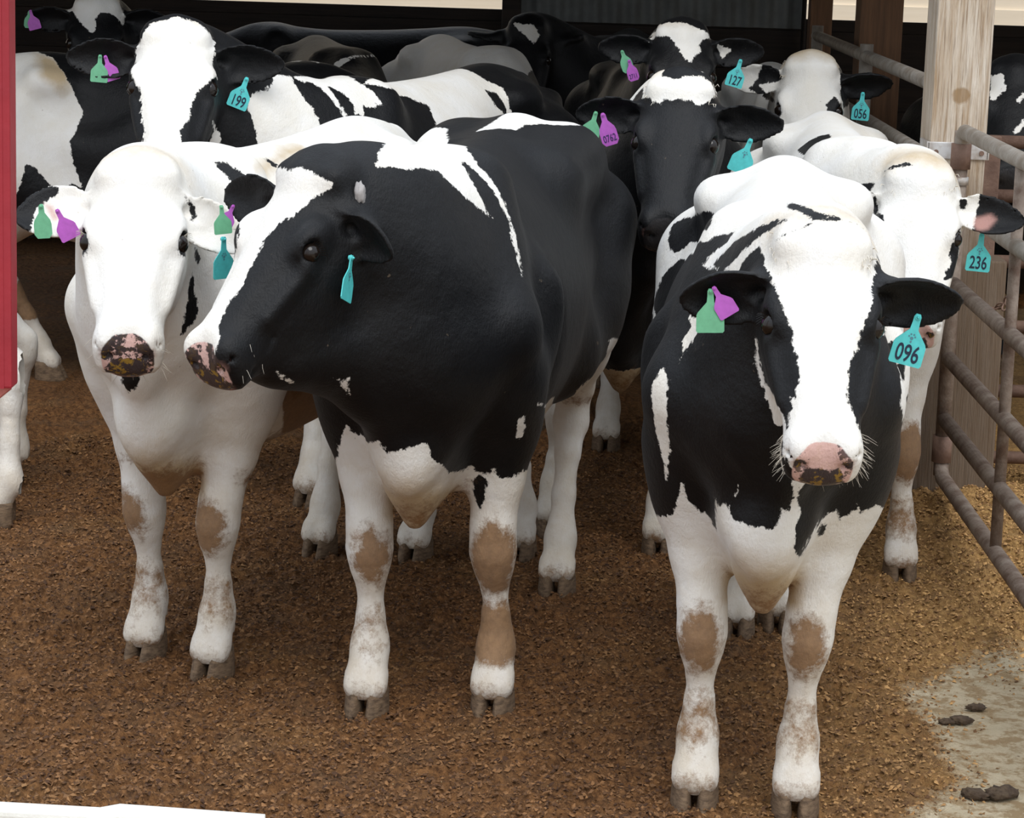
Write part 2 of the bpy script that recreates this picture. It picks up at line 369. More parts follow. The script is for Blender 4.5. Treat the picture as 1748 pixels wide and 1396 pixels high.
    # legs
    for key, (fx0, fy0) in FEET0.items():
        fx, fy = c.get('feet', {}).get(key, (fx0, fy0)); q = 1 if fy0 > 0 else -1; dx, dy = fx-fx0, fy-fy0
        kb = c.get('knee', {}).get(key, (0, 0))
        def J(x, y, z, w, kw=0): return (x+dx*w+kb[0]*kw, q*y+dy*w+kb[1]*kw, z)
        if key[0] == 'F':
            ch = [(J(.61, .155, .80, .12), .102), (J(.59, .157, .68, .3), .080), (J(.605, .150, .56, .5, .6), .064), (J(.635, .145, .44, .7, 1), .050), (J(.642, .145, .385, .78, 1), .051), (J(.640, .146, .34, .84, .8), .041),
                  (J(.632, .147, .295, .88, .5), .0285), (J(.630, .149, .225, .95, .2), .0305), (J(.628, .15, .17, .98), .038), (J(.634, .15, .14, 1), .0425), (J(.652, .15, .10, 1), .040), (J(.665, .15, .066, 1), .047)]
        else:
            ch = [(J(-.56, .17, .84, .08), .135), (J(-.66, .165, .68, .25), .088), (J(-.79, .155, .55, .5, .6), .055), (J(-.835, .15, .495, .62, 1), .042), (J(-.815, .15, .45, .68, 1), .048), (J(-.785, .15, .37, .78, .7), .034),
                  (J(-.755, .15, .26, .9, .3), .031), (J(-.735, .15, .165, .97), .037), (J(-.73, .15, .135, 1), .0425), (J(-.71, .15, .095, 1), .037), (J(-.695, .15, .066, 1), .045)]
        for i in range(len(ch)-1):
            fd.cap(ch[i][0], ch[i+1][0], ch[i][1], ch[i+1][1], 0.06 if i < 2 else 0.022, m=0.1 if i < 2 else 0.04)
        zk = ch[-4][0]
        for w in (-1, 1):
            fd.cap((zk[0]-.036, zk[1]+w*.018, .118), (zk[0]-.042, zk[1]+w*.020, .098), .014, .010, .012)   # dew claws
            fd.cap((fx+.004, fy+w*.022, .085), (fx+.02, fy+w*.025, .062), .030, .027, .012)
    # head
    Rh = R
    jw = c.get('jaw', 1.0); prof = [(r[0]*hs, r[1]*hs*c.get('hw', 1.0), r[2]*hs, r[3]*hs*(1+(jw-1)*min(1, max(0, (0.46-r[0])/0.16)))) for r in HEAD]
    fd.loft(P, Rh, prof, 2.35, 0.04, taper_bot=[r[4] for r in HEAD])
    for q in (-1, 1):
        fd.ell(H(0.178, q*0.094, -0.026), Rh, np.array([.052, .026, .034])*hs, 0.03)      # brow
        fd.ell(H(0.22, q*0.072, -0.155), Rh, np.array([.085, .025, .05])*hs, 0.03)       # cheek
        fd.cap(H(0.235, q*0.098, -0.055), H(0.36, q*0.075, -0.062), .012*hs, .010*hs, .035)
        fd.cap(H(0.26, q*0.10, -0.015), H(0.38, q*0.082, -0.022), .012*hs, .012*hs, .03, cut=True)
        fd.ell(H(0.465, q*0.048, -0.062), Rh, np.array([.036, .026, .040])*hs, 0.025)      # nostril wing
        fd.ell(H(0.200, q*0.1135, -0.026), Rh, np.array([.027, .021, .020])*hs*c.get('eye', 1.0), 0.006, cut=True)
        fd.cap(H(0.497, q*0.038, -0.074), H(0.478, q*0.056, -0.052), .0075*hs, .0085*hs, 0.005, cut=True)
        fd.cap(H(0.478, q*0.056, -0.052), H(0.476, q*0.072, -0.056), .0075*hs, .004*hs, 0.006, cut=True)
        fd.cap(H(0.515, q*0.03, -0.126), H(0.44, q*0.078, -0.118), .0045*hs, .0045*hs, 0.008, cut=True)  # mouth line
        fd.cap(H(0.44, q*0.078, -0.118), H(0.37, q*0.074, -0.104), .004*hs, .003*hs, 0.008, cut=True)
        fd.cap(H(0.0, q*0.06, -0.01), H(0.03, q*0.07, 0.004), .03*hs, .025*hs, 0.04)
    fd.ell(H(0.465, 0, -0.125), Rh, np.array([.038, .050, .022])*hs, 0.02)
    fd.cap(H(-0.01, 0, -0.005), H(0.04, 0, 0.012), .035*hs, .03*hs, 0.06)
    # ears
    for q, nm in ((1, 'L'), (-1, 'R')):
        o = c.get('ear'+nm, {}); A = np.array(o.get('dir', (-0.15, 1.0, -0.15)), float); A[1] *= q
        A = unit(Rh.T@A); hol = np.array(o.get('hollow', (0.8, 0.0, -0.5)), float); hol[1] *= q; Cn = Rh.T@hol; Cn = unit(Cn-A*(A@Cn)); B = np.cross(Cn, A)
        fd.ear(H(0.035+o.get('dt', 0), q*0.095, -0.075), A, B, Cn, o.get('len', 0.21)*hs, o.get('wid', 0.118)*hs, o.get('cup', 1.0), th=max(0.0062, fine*0.85))
    return fd, P, Rh, hs

def poly_sd(px, py, poly):
    """signed distance to a polygon (negative inside)"""
    poly = np.array(poly, float); d = np.full(px.shape, 1e9); ins = np.zeros(px.shape, bool)
    for i in range(len(poly)):
        a = poly[i]; b = poly[(i+1) % len(poly)]; e = b-a
        wx, wy = px-a[0], py-a[1]; h = np.clip((wx*e[0]+wy*e[1])/(e@e+1e-12), 0, 1)
        d = np.minimum(d, (wx-h*e[0])**2+(wy-h*e[1])**2)
        c = ((a[1] > py) != (b[1] > py))
        with np.errstate(divide='ignore', invalid='ignore'):
            xx = a[0]+(py-a[1])*e[0]/(e[1] if e[1] != 0 else 1e-12)
        ins ^= c & (px < xx)
    return np.where(ins, -1, 1)*np.sqrt(d)

def vert_normals(V, Q):
    n = np.cross(V[Q[:, 2]]-V[Q[:, 0]], V[Q[:, 3]]-V[Q[:, 1]]); N = np.zeros_like(V)
    for i in range(4): np.add.at(N, Q[:, i], n)
    return N/(np.linalg.norm(N, axis=1)[:, None]+1e-12)

def coat_fields(c, V, N, P, R, hs):
    """coat > 0 black, < 0 white; dirt 0..1; skin 0..1"""
    f = np.full(len(V), 0.06 if c.get('base', 'w') == 'b' else -0.06); dirt = np.zeros(len(V)); skin = np.zeros(len(V)); tan = np.zeros(len(V))
    h = (V-P)@R.T/hs; t, s_, u = h[:, 0], h[:, 1], h[:, 2]
    if 'socks' in c:
        f = np.where(V[:, 0] < 0.25, np.minimum(f, V[:, 2]-c['socks']-0.06*np.sin(V[:, 0]*9)), f)
        f = np.minimum(f, V[:, 2]-c.get('fsocks', 0.55)) if c.get('base', 'w') == 'b' else f
    for pt in c.get('patches', []):
        kind, O, U, W, poly = pt[:5]; gate = pt[5] if len(pt) > 5 else 0.35
        U = np.array(U); W = np.array(W); D = V-np.array(O); sd = poly_sd(D@U, D@W, poly)
        nn = np.cross(U, W); g = N@nn; dep = D@nn
        sd = np.maximum(sd, np.maximum((-gate+0.1-g)*0.1, np.abs(dep)-(pt[6] if len(pt) > 6 else 0.45)))
        if kind == 'b': f = np.maximum(f, -sd)
        elif kind == 'w': f = np.minimum(f, sd)
        elif kind == 'd': dirt = np.maximum(dirt, np.clip(0.5-sd/0.02, 0, 1))
        elif kind == 't': tan = np.maximum(tan, np.clip(0.5-sd/0.06, 0, 1))
        elif kind == 's': skin = np.maximum(skin, np.clip(0.5-sd/0.012, 0, 1))
    # whole ears of one colour
    for q, nm in ((1, 'L'), (-1, 'R')):
        o = c.get('ear'+nm, {}); cc = o.get('coat')
        if not cc: continue
        O = np.array([0.035+o.get('dt', 0), q*0.095, -0.075]); A = np.array(o.get('dir', (-0.15, 1.0, -0.15)), float); A[1] *= q; A = unit(A)
        r = h-O; ax = r@A; st = o.get('from', 0.012); dd = np.linalg.norm(r-np.clip(ax, 0, .24)[:, None]*A, axis=1); e = np.minimum(0.088-dd, ax-st)
        f = np.maximum(f, e) if cc == 'b' else np.minimum(f, -e)
    # muzzle skin: nose pad between and around the nostrils
    nose = np.clip(0.5-((np.abs((t-0.50)/0.050)**3+np.abs(s_/0.059)**3+np.abs((u+0.078)/0.054)**3)**(1/3)-1)*4, 0, 1)
    nlow = np.clip((-0.062-u)/0.03, 0, 1)*np.clip((0.058-np.abs(s_))/0.03, 0, 1)*c.get('nlow', 1.0)
    for q in (-1, 1):
        nlow = np.maximum(nlow, 0.9*np.clip(1.7-np.sqrt(((t-.488)/.022)**2+((s_-q*.047)/.014)**2+((u+.063)/.016)**2)*1.2, 0, 1))  # shade inside each nostril painted on as dark skin
    skin = np.where(nose > 0.02, nlow, skin)
    # rims of the eyes are dark
    for q in (-1, 1):
        ed = np.sqrt(((t-.2)/.034)**2+((s_-q*.108)/.03)**2+((u+.034)/.026)**2); f = np.maximum(f, (1-ed)*.02) if c.get('eyerim', True) else f
    # stained knees, fetlocks and belly
    z = V[:, 2]
    for key, amt in c.get('knees', {}).items():
        fx, fy = c.get('feet', {}).get(key, FEET0[key]); q = np.sign(FEET0[key][1])
        if isinstance(amt, (int, float)): amt = (amt, 0, 0.37, 0.085, 0.0)
        a, oy, zk, hz, fet = amt
        side = (np.abs(V[:, 1]-fy-oy) < 0.1) & (np.abs(V[:, 0]-fx) < 0.25)
        fr = np.clip(N[:, 0]*1.5+0.9, 0, 1) if key[0] == 'F' else np.clip(-N[:, 0]+0.7, 0, 1)
        dirt = np.maximum(dirt, np.where(side, a*fr*np.clip(1.35-np.sqrt(((z-zk)/hz)**2+((V[:, 1]-fy-oy)/0.045)**2)*0.85, 0, 1), 0))
        if fet: dirt = np.maximum(dirt, np.where(side, fet*fr*np.clip(1.5-np.abs(z-0.19)/0.07, 0, 1), 0))
    low = np.clip((0.12-z)/0.08, 0, 1)*0.45
    dirt = np.maximum(dirt, low)
    br = np.clip((0.60-z)/0.10, 0, 1)*np.clip(-N[:, 2]*1.6, 0, 1)*np.where(z > 0.44, 1, 0)*c.get('belly', 0.5)
    dirt = np.maximum(dirt, br)
    cr = np.clip((0.055-t)/0.08, 0, 1)*np.clip((.15-np.abs(s_))/.06, 0, 1)*np.clip((u+.14)/.06, 0, 1)*np.clip((t+.13)/.08, 0, 1)
    stain = np.maximum(np.clip((0.80-z)/0.65, 0, 1)*c.get('grime', 0.36), cr*c.get('cream', 0.45))
    stain = np.maximum(stain, np.clip((0.66-z)/0.13, 0, 1)*np.clip((z-.44)/.03, 0, 1)*np.clip((.10-np.abs(V[:, 1]))/.04, 0, 1)*1.1)
    stain = np.maximum(stain, tan)
    return f, dirt, skin, nose, stain

# scene placement constants, metres
ROOF_Y = 8.3
POSTX = 1.317
GX = 1.315
GATE_Z = [1.265, 1.028, 0.78, 0.54, 0.34, 0.155]
CHZ = 0.76
REDX = -0.845
WRZ = 0.76
CLODS = [(1.02, 5.86, .014, 'round dark clod on the bare concrete, left one of the far pair'), (1.055, 5.87, .019, 'dark clod on the bare concrete, right one of the far pair'),
         (1.11, 5.98, .016, 'flat dark clod on the concrete nearest the gate bottom rail'), (1.0, 5.33, .022, 'long dark clod on the concrete near the right bottom corner'), (1.06, 5.34, .026, 'largest dark clod, cut by the right edge of the view')]
# ------------------------------------------------------------------ ground
def fbm(X, Y, seed, base, octs=4, gain=0.5):
    rng = np.random.RandomState(seed); out = np.zeros_like(X); a = 1.0; f = base
    for o in range(octs):
        G = rng.rand(256, 256); x = X*f+rng.rand()*50; y = Y*f+rng.rand()*50
        xi = np.floor(x).astype(int); yi = np.floor(y).astype(int); fx = x-xi; fy = y-yi; fx = fx*fx*(3-2*fx); fy = fy*fy*(3-2*fy)
        g = lambda i, j: G[(xi+i) % 256, (yi+j) % 256]
        out += a*((g(0, 0)*(1-fx)+g(1, 0)*fx)*(1-fy)+(g(0, 1)*(1-fx)+g(1, 1)*fx)*fy-0.5); a *= gain; f *= 2.03
    return out

xs = np.concatenate([np.arange(-6, -1.9, 0.12), np.arange(-1.9, 1.75, 0.0105), np.arange(1.75, 6, 0.12)])
ys = np.concatenate([np.arange(2.0, 4.6, 0.12), np.arange(4.6, 7.4, 0.0105), np.arange(7.4, 9.6, 0.018), np.arange(9.6, 15.2, 0.12)])
X, Y = np.meshgrid(xs, ys, indexing='ij')
edge = 0.90+0.12*fbm(X, Y, 3, 2.2, 4)+0.45*np.clip((Y-6.1)/1.4, 0, 1)+np.clip((5.5-Y)/1.0, 0, 1)*(-0.28)
slab = np.clip((X-edge)/0.16, 0, 1)*np.clip((6.75-Y)/0.5, 0, 1)
lump = fbm(X, Y, 5, 22, 3, 0.7)*0.026+fbm(X, Y, 8, 6, 2)*0.014
crumb = np.abs(fbm(X, Y, 11, 40, 2, 0.7))*0.032
Z0 = (lump+crumb)*(1-slab)*(0.6+0.4*np.clip(fbm(X, Y, 4, 3, 2)+.5, 0, 1))+slab*(fbm(X, Y, 12, 20, 2)*0.002-0.004)
Z0 += 0.10*np.exp(-(((X-1.42)/0.35)**2+((Y-8.05)/0.5)**2))*1.0          # bedding heaped against the post
Z0 -= 0.006
nx, ny = X.shape; I0 = (np.arange(nx-1)[:, None]*ny+np.arange(ny-1)[None]).ravel()
gm = mesh_np('ground', np.stack([X.ravel(), Y.ravel(), Z0.ravel()], 1), np.stack([I0, I0+ny, I0+ny+1, I0+1], 1))
for nm, a in (('slab', slab), ('height', Z0)):
    at = gm.attributes.new(nm, 'FLOAT', 'POINT'); at.data.foreach_set('value', a.ravel().astype(np.float32))
k = NT('manure_bedding'); sl = k.attr('slab'); hgt = k.attr('height')
pos = k.n('SeparateXYZ'); k.l(k.obj(), pos.inputs[0])
dry = k.math('ADD', k.ramp(pos.outputs[0], 0.35, 1.5), k.math('MULTIPLY_ADD', k.noise(2.2, 4), 0.9, -0.5), clamp=True)
wet = k.mix(k.ramp(k.noise(55, 5, 0.75), 0.36, 0.66), (0.070, 0.029, 0.010), (0.31, 0.145, 0.052))
dryc = k.mix(k.ramp(k.noise(65, 5, 0.75), 0.34, 0.64), (0.23, 0.118, 0.040), (0.66, 0.40, 0.15))
col = k.mix(dry, wet, dryc)
col = k.mix(k.math('MULTIPLY', k.ramp(k.noise(5, 4, 0.6), 0.52, 0.66), 0.45), col, (0.145, 0.088, 0.048))
vo = k.n('TexVoronoi'); vo.inputs['Scale'].default_value = 95; k.l(k.obj(), vo.inputs['Vector'])
chip = k.math('MULTIPLY', k.ramp(vo.outputs['Distance'], 0.16, 0.08), k.ramp(k.noise(33, 2), 0.56, 0.62)); col = k.mix(chip, col, (0.52, 0.40, 0.22))
conc = k.mix(k.ramp(k.noise(6, 6, 0.7), 0.3, 0.7), (0.50, 0.41, 0.27), (0.72, 0.61, 0.43)); conc = k.mix(k.math('MULTIPLY', k.ramp(k.noise(18, 5, 0.75), 0.46, 0.58), 0.85), conc, (0.36, 0.24, 0.12))
fs = k.ramp(k.math('ADD', sl, k.math('MULTIPLY_ADD', k.noise(22, 5, 0.7), 0.9, -0.45)), 0.35, 0.65)
col = k.mix(fs, col, conc)
k.bump(k.math('ADD', k.noise(70, 5, 0.8), k.math('MULTIPLY', k.noise(160, 3, 0.7), 0.6)), 0.9, 0.012)
k.b.inputs['Specular IOR Level'].default_value = 0.25
tag(link('floor', gm, k.set(Base_Color=col, Roughness=0.88), None, True), kind='structure')
# loose bedding crumbs
rng = np.random.RandomState(2); n = 140000; cx = rng.uniform(-1.75, 1.75, n); cy = 4.7+rng.rand(n)**1.25*4.2
ix = np.clip(np.searchsorted(xs, cx), 1, nx-1); iy = np.clip(np.searchsorted(ys, cy), 1, ny-1); cz = Z0[ix, iy]; kp = rng.rand(n) > slab[ix, iy]*(0.90+0.1*(fbm(cx, cy, 21, 5, 3) < 0.05)); cx, cy, cz = cx[kp], cy[kp], cz[kp]; n = len(cx)
base = np.array([(1, 0, 0), (-1, 0, .1), (0, 1, .1), (0, -1, 0), (0, 0, 1)], float); tri = np.array([(0, 2, 4), (2, 1, 4), (1, 3, 4), (3, 0, 4)])
sz = rng.uniform(0.0025, 0.0066, (n, 1, 1))*rng.uniform(0.4, 1.5, (n, 1, 3))*np.array([1.0, 0.9, 0.7]); VV = base[None]*sz+rng.uniform(-.002, .002, (n, 5, 3)); an = rng.uniform(0, 6.28, n); ca, sa = np.cos(an)[:, None], np.sin(an)[:, None]
tl = rng.uniform(-.5, .5, (n, 1)); VV = np.stack([VV[..., 0]*ca-VV[..., 1]*sa, VV[..., 0]*sa+VV[..., 1]*ca, VV[..., 2]+VV[..., 0]*tl], -1)+np.stack([cx, cy, cz+.001], 1)[:, None]
k = NT('bedding_flakes'); gi = k.n('NewGeometry').outputs['Random Per Island']; ps = k.n('SeparateXYZ'); k.l(k.obj(), ps.inputs[0]); dry = k.math('ADD', k.ramp(ps.outputs[0], 0.30, 1.4), k.math('MULTIPLY_ADD', k.noise(2.2, 4), 1.0, -0.5), clamp=True)
col = k.mix(dry, k.mix(k.ramp(gi, 0.1, 1.0), (0.055, 0.023, 0.009), (0.26, 0.125, 0.046)), k.mix(gi, (0.15, 0.070, 0.026), (0.66, 0.39, 0.15)))
tag(link('bedding_crumbs', mesh_np('crumbs', VV.reshape(-1, 3), (tri[None]+np.arange(n)[:, None, None]*5).reshape(-1, 3)), k.set(Base_Color=col, Roughness=0.9)), 'loose dark brown crumbs of manure bedding scattered over the pen floor', 'bedding', kind='stuff')
M_CLOD = simple('dry_clod', (0.11, 0.075, 0.045), (0.05, 0.03, 0.018), 60, 0.9, bump=.6, bscale=90)
for i, (x, y, s, lab) in enumerate(CLODS):
    bm = bmesh.new(); bmesh.ops.create_icosphere(bm, subdivisions=3, radius=s); rr = random.Random(i)
    ph = [rr.uniform(0, 6) for _ in range(6)]
    for v in bm.verts:
        c_ = v.co.normalized(); v.co *= 1+.25*math.sin(c_.x*5+ph[0])*math.cos(c_.y*6+ph[1])+.12*math.sin(c_.z*11+ph[2]+c_.x*9); v.co.x *= 1.5; v.co.z *= .5
    o = bm_obj('manure_clod', bm, M_CLOD, None, True); o.location = (x, y, s*.38-.006); o.rotation_euler = (0, 0, rr.uniform(-.6, .6)); tag(o, lab, 'clod', 'clods on the bare strip of concrete')

# ------------------------------------------------------------------ barn
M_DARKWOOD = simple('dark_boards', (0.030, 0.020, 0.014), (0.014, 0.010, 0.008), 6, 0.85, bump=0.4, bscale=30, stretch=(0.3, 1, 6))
M_BROWNPOST = simple('brown_post_wood', (0.17, 0.085, 0.040), (0.10, 0.050, 0.024), 8, 0.8, bump=0.4, bscale=30, stretch=(6, 6, 0.4))
M_TIN = simple('grey_corrugated_tin', (0.15, 0.16, 0.155), (0.10, 0.105, 0.10), 5, 0.6, 0.2)
M_SIDING = simple('beige_siding', (0.80, 0.70, 0.56), (0.74, 0.64, 0.50), 4, 0.7, stretch=(0.3, 1, 5))
WY = 14.4; SILL = 1.385
def boards(name, x0, x1, z0, z1, y, step, mat, kind='structure'):
    bm = bmesh.new(); z = z0; add_box(bm, (x0, y+.03, z0), (x1, y+.07, z1-.002))
    while z < z1-0.01:
        add_box(bm, (x0, y, z), (x1, y+0.04, min(z+step-0.002, z1)), 0.003); z += step
    return tag(bm_obj(name, bm, mat), kind=kind)
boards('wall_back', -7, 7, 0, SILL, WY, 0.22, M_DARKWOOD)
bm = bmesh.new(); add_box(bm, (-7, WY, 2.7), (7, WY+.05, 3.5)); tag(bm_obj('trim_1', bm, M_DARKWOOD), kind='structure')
# corrugated panel and its dark upright, then the posts along the rear wall
def wx(px, Yd): return (px-(874+41))/F_PX*Yd      # metres across at depth Yd
bm = bmesh.new(); x0, x1 = wx(866, WY), wx(1345, WY); nn = 90
top = [(x0+(x1-x0)*i/nn, WY-0.03-0.012*math.cos(2*math.pi*i/6)) for i in range(nn+1)]
va = [bm.verts.new((x, y, 1.33)) for x, y in top]; vb = [bm.verts.new((x, y, 2.7)) for x, y in top]; vc = [bm.verts.new((x, y+.004, 1.33)) for x, y in top]; vd = [bm.verts.new((x, y+.004, 2.7)) for x, y in top]
for i in range(nn): bm.faces.new((va[i], va[i+1], vb[i+1], vb[i])); bm.faces.new((vc[i+1], vc[i], vd[i], vd[i+1]))
tag(bm_obj('tin_panel', bm, M_TIN, None, True), 'grey corrugated tin panel filling the middle of the rear wall opening', 'panel')
def post(name, px0, px1, Yd, mat, label, z1=3.2, dep=0.14, parent=None):
    bm = bmesh.new(); add_box(bm, (wx(px0, Yd), Yd, 0), (wx(px1, Yd), Yd+dep, z1), 0.006); o = bm_obj(name, bm, mat, parent)
    return tag(o, label, 'post')
post('barn_post', 836, 868, 14.2, M_DARKWOOD, 'nearly black upright at the left edge of the tin panel')
post('barn_post', 1345, 1349, 14.2, M_DARKWOOD, 'thin dark strip post at the right edge of the tin panel')
post('barn_post', 1356, 1393, 13.2, M_BROWNPOST, 'slim brown wooden post beside the small square rear opening')
post('barn_post', 1440, 1512, 11.6, M_BROWNPOST, 'wide brown wooden post behind the cow tagged 056', dep=0.2)
# beige building beyond
bm = bmesh.new(); z = 0.0
while z < 6:
    v = [bm.verts.new(p) for p in ((-14, 22.03, z), (14, 22.03, z), (14, 22.0, z+.18), (-14, 22.0, z+.18))]; bm.faces.new(v); v2 = [bm.verts.new(p) for p in ((-14, 22.0, z+.18), (14, 22.0, z+.18), (14, 22.03, z+.181), (-14, 22.03, z+.181))]; bm.faces.new(v2); z += .181
add_box(bm, (-14, 22.04, 0), (14, 26, 6))
tag(bm_obj('neighbouring_building', bm, M_SIDING), 'beige building with horizontal siding seen through the rear openings', 'building')
bm = bmesh.new()
v = [bm.verts.new(p) for p in ((-16, 15.2, -0.02), (16, 15.2, -0.02), (16, 30, -0.02), (-16, 30, -0.02))]; bm.faces.new(v)
v = [bm.verts.new(p) for p in ((-16, -8, -0.03), (16, -8, -0.03), (16, 15.2, -0.03), (-16, 15.2, -0.03))]; bm.faces.new(v)
tag(bm_obj('yard_ground', bm, simple('pale_yard', (0.30, 0.24, 0.17), (0.22, 0.17, 0.11), 2, 0.9)), kind='structure')
# roof and side walls of the shed
M_ROOF = simple('dark_roof', (0.09, 0.08, 0.07), rough=0.8)
bm = bmesh.new(); add_box(bm, (-7.5, ROOF_Y, 3.05), (7.5, 14.6, 3.15)); 
for x in np.arange(-7, 7.5, 1.2): add_box(bm, (x, ROOF_Y+.1, 2.9), (x+.05, 14.4, 3.05))
tag(bm_obj('ceiling', bm, M_ROOF), kind='structure')
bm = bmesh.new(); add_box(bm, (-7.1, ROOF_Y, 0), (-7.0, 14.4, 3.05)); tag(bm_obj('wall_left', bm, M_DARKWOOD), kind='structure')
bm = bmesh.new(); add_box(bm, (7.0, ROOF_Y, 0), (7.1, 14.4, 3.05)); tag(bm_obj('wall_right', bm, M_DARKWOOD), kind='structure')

# ------------------------------------------------------------------ big weathered post
k = NT('weathered_post_wood'); g = k.noise(7, 6, 0.7, stretch=(7, 7, 0.35), dist=0.6); g2 = k.noise(40, 3, 0.6, stretch=(5, 5, 0.15))
ps = k.n('SeparateXYZ'); k.l(k.obj(), ps.inputs[0])
col = k.mix(k.ramp(g, 0.35, 0.65), (0.36, 0.25, 0.15), (0.66, 0.59, 0.50)); col = k.mix(k.math('MULTIPLY', k.ramp(g2, 0.52, 0.68), 0.75), col, (0.19, 0.125, 0.075))
low = k.ramp(k.math('ADD', ps.outputs[2], k.math('MULTIPLY_ADD', k.noise(4, 5), 0.5, -.25)), 1.15, 0.85); col = k.mix(k.math('MULTIPLY', low, 0.9), col, (0.115, 0.075, 0.045))
def dot3(cx, cz, rx, rz):
    a = k.math('DIVIDE', k.math('SUBTRACT', ps.outputs[0], cx), rx); b = k.math('DIVIDE', k.math('SUBTRACT', ps.outputs[2], cz), rz); return k.ramp(k.math('ADD', k.math('ADD', k.math('MULTIPLY', a, a), k.math('MULTIPLY', b, b)), k.math('MULTIPLY_ADD', k.noise(30, 3), 1.2, -.6)), 1.1, 0.6)
col = k.mix(k.math('MULTIPLY', dot3(0.0, 1.37, .03, .028), .75), col, (0.25, 0.145, 0.055))
k.bump(k.math('ADD', g, g2), 0.6, 0.012); M_POST = k.set(Base_Color=col, Roughness=0.8)
bm = bmesh.new(); add_box(bm, (-.09, -.1, -0.02), (.09, .12, 3.3), 0.008)
pp = bm_obj('wooden_post', bm, M_POST); pp.location = (POSTX, 8.16, 0)
bm = bmesh.new(); add_box(bm, (-.13, -.07, -0.02), (-.091, .1, .72), 0.006); bo = bm_obj('side_board', bm, M_POST); bo.parent = pp; bm = bmesh.new(); add_box(bm, (.091, -.06, -0.02), (.19, .1, .84), 0.006); bo = bm_obj('side_board', bm, M_POST); bo.parent = pp
tag(pp, 'thick weathered square wooden post carrying the gate hinge', 'post')
M_GALV = simple('galvanised_paint', (0.62, 0.62, 0.62), (0.30, 0.24, 0.19), 14, 0.5, 0.3)
M_PIPE = simple('muddy_pipe', (0.30, 0.245, 0.20), (0.135, 0.085, 0.060), 16, 0.7, 0.15, bump=0.4, bscale=60)
M_RUST = simple('rusty_steel', (0.13, 0.075, 0.055), (0.24, 0.15, 0.11), 12, 0.75, 0.1, bump=0.3)
M_PIPE2 = simple('grey_worn_pipe', (0.36, 0.33, 0.29), (0.22, 0.18, 0.14), 14, 0.65, 0.25, bump=0.3, bscale=70)
br = bmesh.new(); add_box(br, (-.098, -.108, 1.168), (.098, -.1, 1.222), .003); add_box(br, (-.100, -.108, 1.168), (-.091, .05, 1.222), .002); add_box(br, (.091, -.108, 1.168), (.100, .05, 1.222), .002)
brk = bm_obj('hinge_bracket', br, M_GALV, None); brk.parent = pp; brk['label'] = 'pale metal strap bracket around the post'
for x in (-.07, .075):
    bm = bmesh.new(); add_tube(bm, [(x, -.112, 1.19), (x, -.107, 1.19)], .008, 10); b_ = bm_obj('bolt', bm, M_RUST, None); b_.parent = brk
# ------------------------------------------------------------------ near gate, runs towards the viewer along X = GX
gate = empty('pipe_gate', (GX, 7.98, 0)); tag(gate, 'muddy tubular steel gate hinged on the thick wooden post', 'gate')
def gp(name, pts, r, mat=M_PIPE, parent=gate):
    bm = bmesh.new(); add_tube(bm, pts, r, 16); return bm_obj(name, bm, mat, parent, True)
GZ = [1.235, 1.02, 0.795, 0.565, 0.36, 0.145]
RAILZ = GATE_Z
for i, z in enumerate(RAILZ):
    bend = 0.03
    pts = [(0, 0, z-(0.06 if i == 0 else 0)), (0, -.012, z-(0.025 if i == 0 else 0)), (0, -.05, z), (0, -1.2, z), (0, -3.4, z)] if i in (0, len(RAILZ)-1) else [(0, 0, z), (0, -3.4, z)]
    if i == len(RAILZ)-1: pts = [(0, 0, z+.05), (0, -.012, z+.02), (0, -.05, z), (0, -1.2, z), (0, -3.4, z)]
    gp('rail', pts, 0.024, M_PIPE2 if i < 2 else M_PIPE)
gp('hinge_stile', [(0, 0, RAILZ[-1]), (0, 0, RAILZ[0])], 0.024)
for za, zb in ((1.145, 1.225), (.20, .285)): bm = bmesh.new(); add_tube(bm, [(0, 0, za), (0, 0, zb)], .032, 16); bm_obj('hinge_collar', bm, M_RUST, gate, True)
bm = bmesh.new(); add_tube(bm, [(0, 0, 1.095), (0, 0, 1.12)], .029, 16); o = bm_obj('hinge_ring', bm, M_GALV, gate, True)
for yb in (-1.02, -2.3): gp('brace_bar', [(0, yb-.005, RAILZ[-1]), (0, yb, RAILZ[0])], 0.017, M_PIPE)
gp('end_stile', [(0, -3.4, 0.0), (0, -3.4, RAILZ[0])], 0.024)
# chain looped on the gate
bm = bmesh.new(); path = [Vector((GX-.01+.17*math.sin(t*math.pi)*.6+.13*t, 8.02-.30*t, CHZ-.05*math.sin(t*math.pi*2)-.02*t)) for t in np.linspace(0, 1, 22)]
for i, (a, b) in enumerate(zip(path, path[1:])):
    d = (b-a).normalized(); n_ = d.orthogonal().normalized(); n_ = n_ if i % 2 else d.cross(n_); m_ = (a+b)/2
    loop = [m_+d*math.cos(t)*.017+n_*math.sin(t)*.009 for t in np.linspace(0, 2*math.pi, 11)]; add_tube(bm, loop, .0028, 6, cap=False)
tag(bm_obj('gate_chain', bm, M_RUST, None, True), 'rusty chain looped round the gate stile beside the post', 'chain')
# ------------------------------------------------------------------ fence continuing back from the post
fen = empty('pipe_fence', (GX, 8.3, 0)); tag(fen, 'grey pipe fence running back into the shed behind the wooden post', 'fence')
for z in (1.37, 1.12, 0.80, 0.50, 0.22): gp('rail', [(0, 0, z), (0, 4.2, z)], 0.026, M_PIPE2, fen)
for yb in (2.2, 4.15): gp('fence_post', [(0, yb, 0), (0, yb, 1.42)], 0.028, M_PIPE2, fen)
gp('wire_rod', [(-.01, .42, 0.5), (-.01, .42, 1.37)], 0.006, M_GALV, fen)
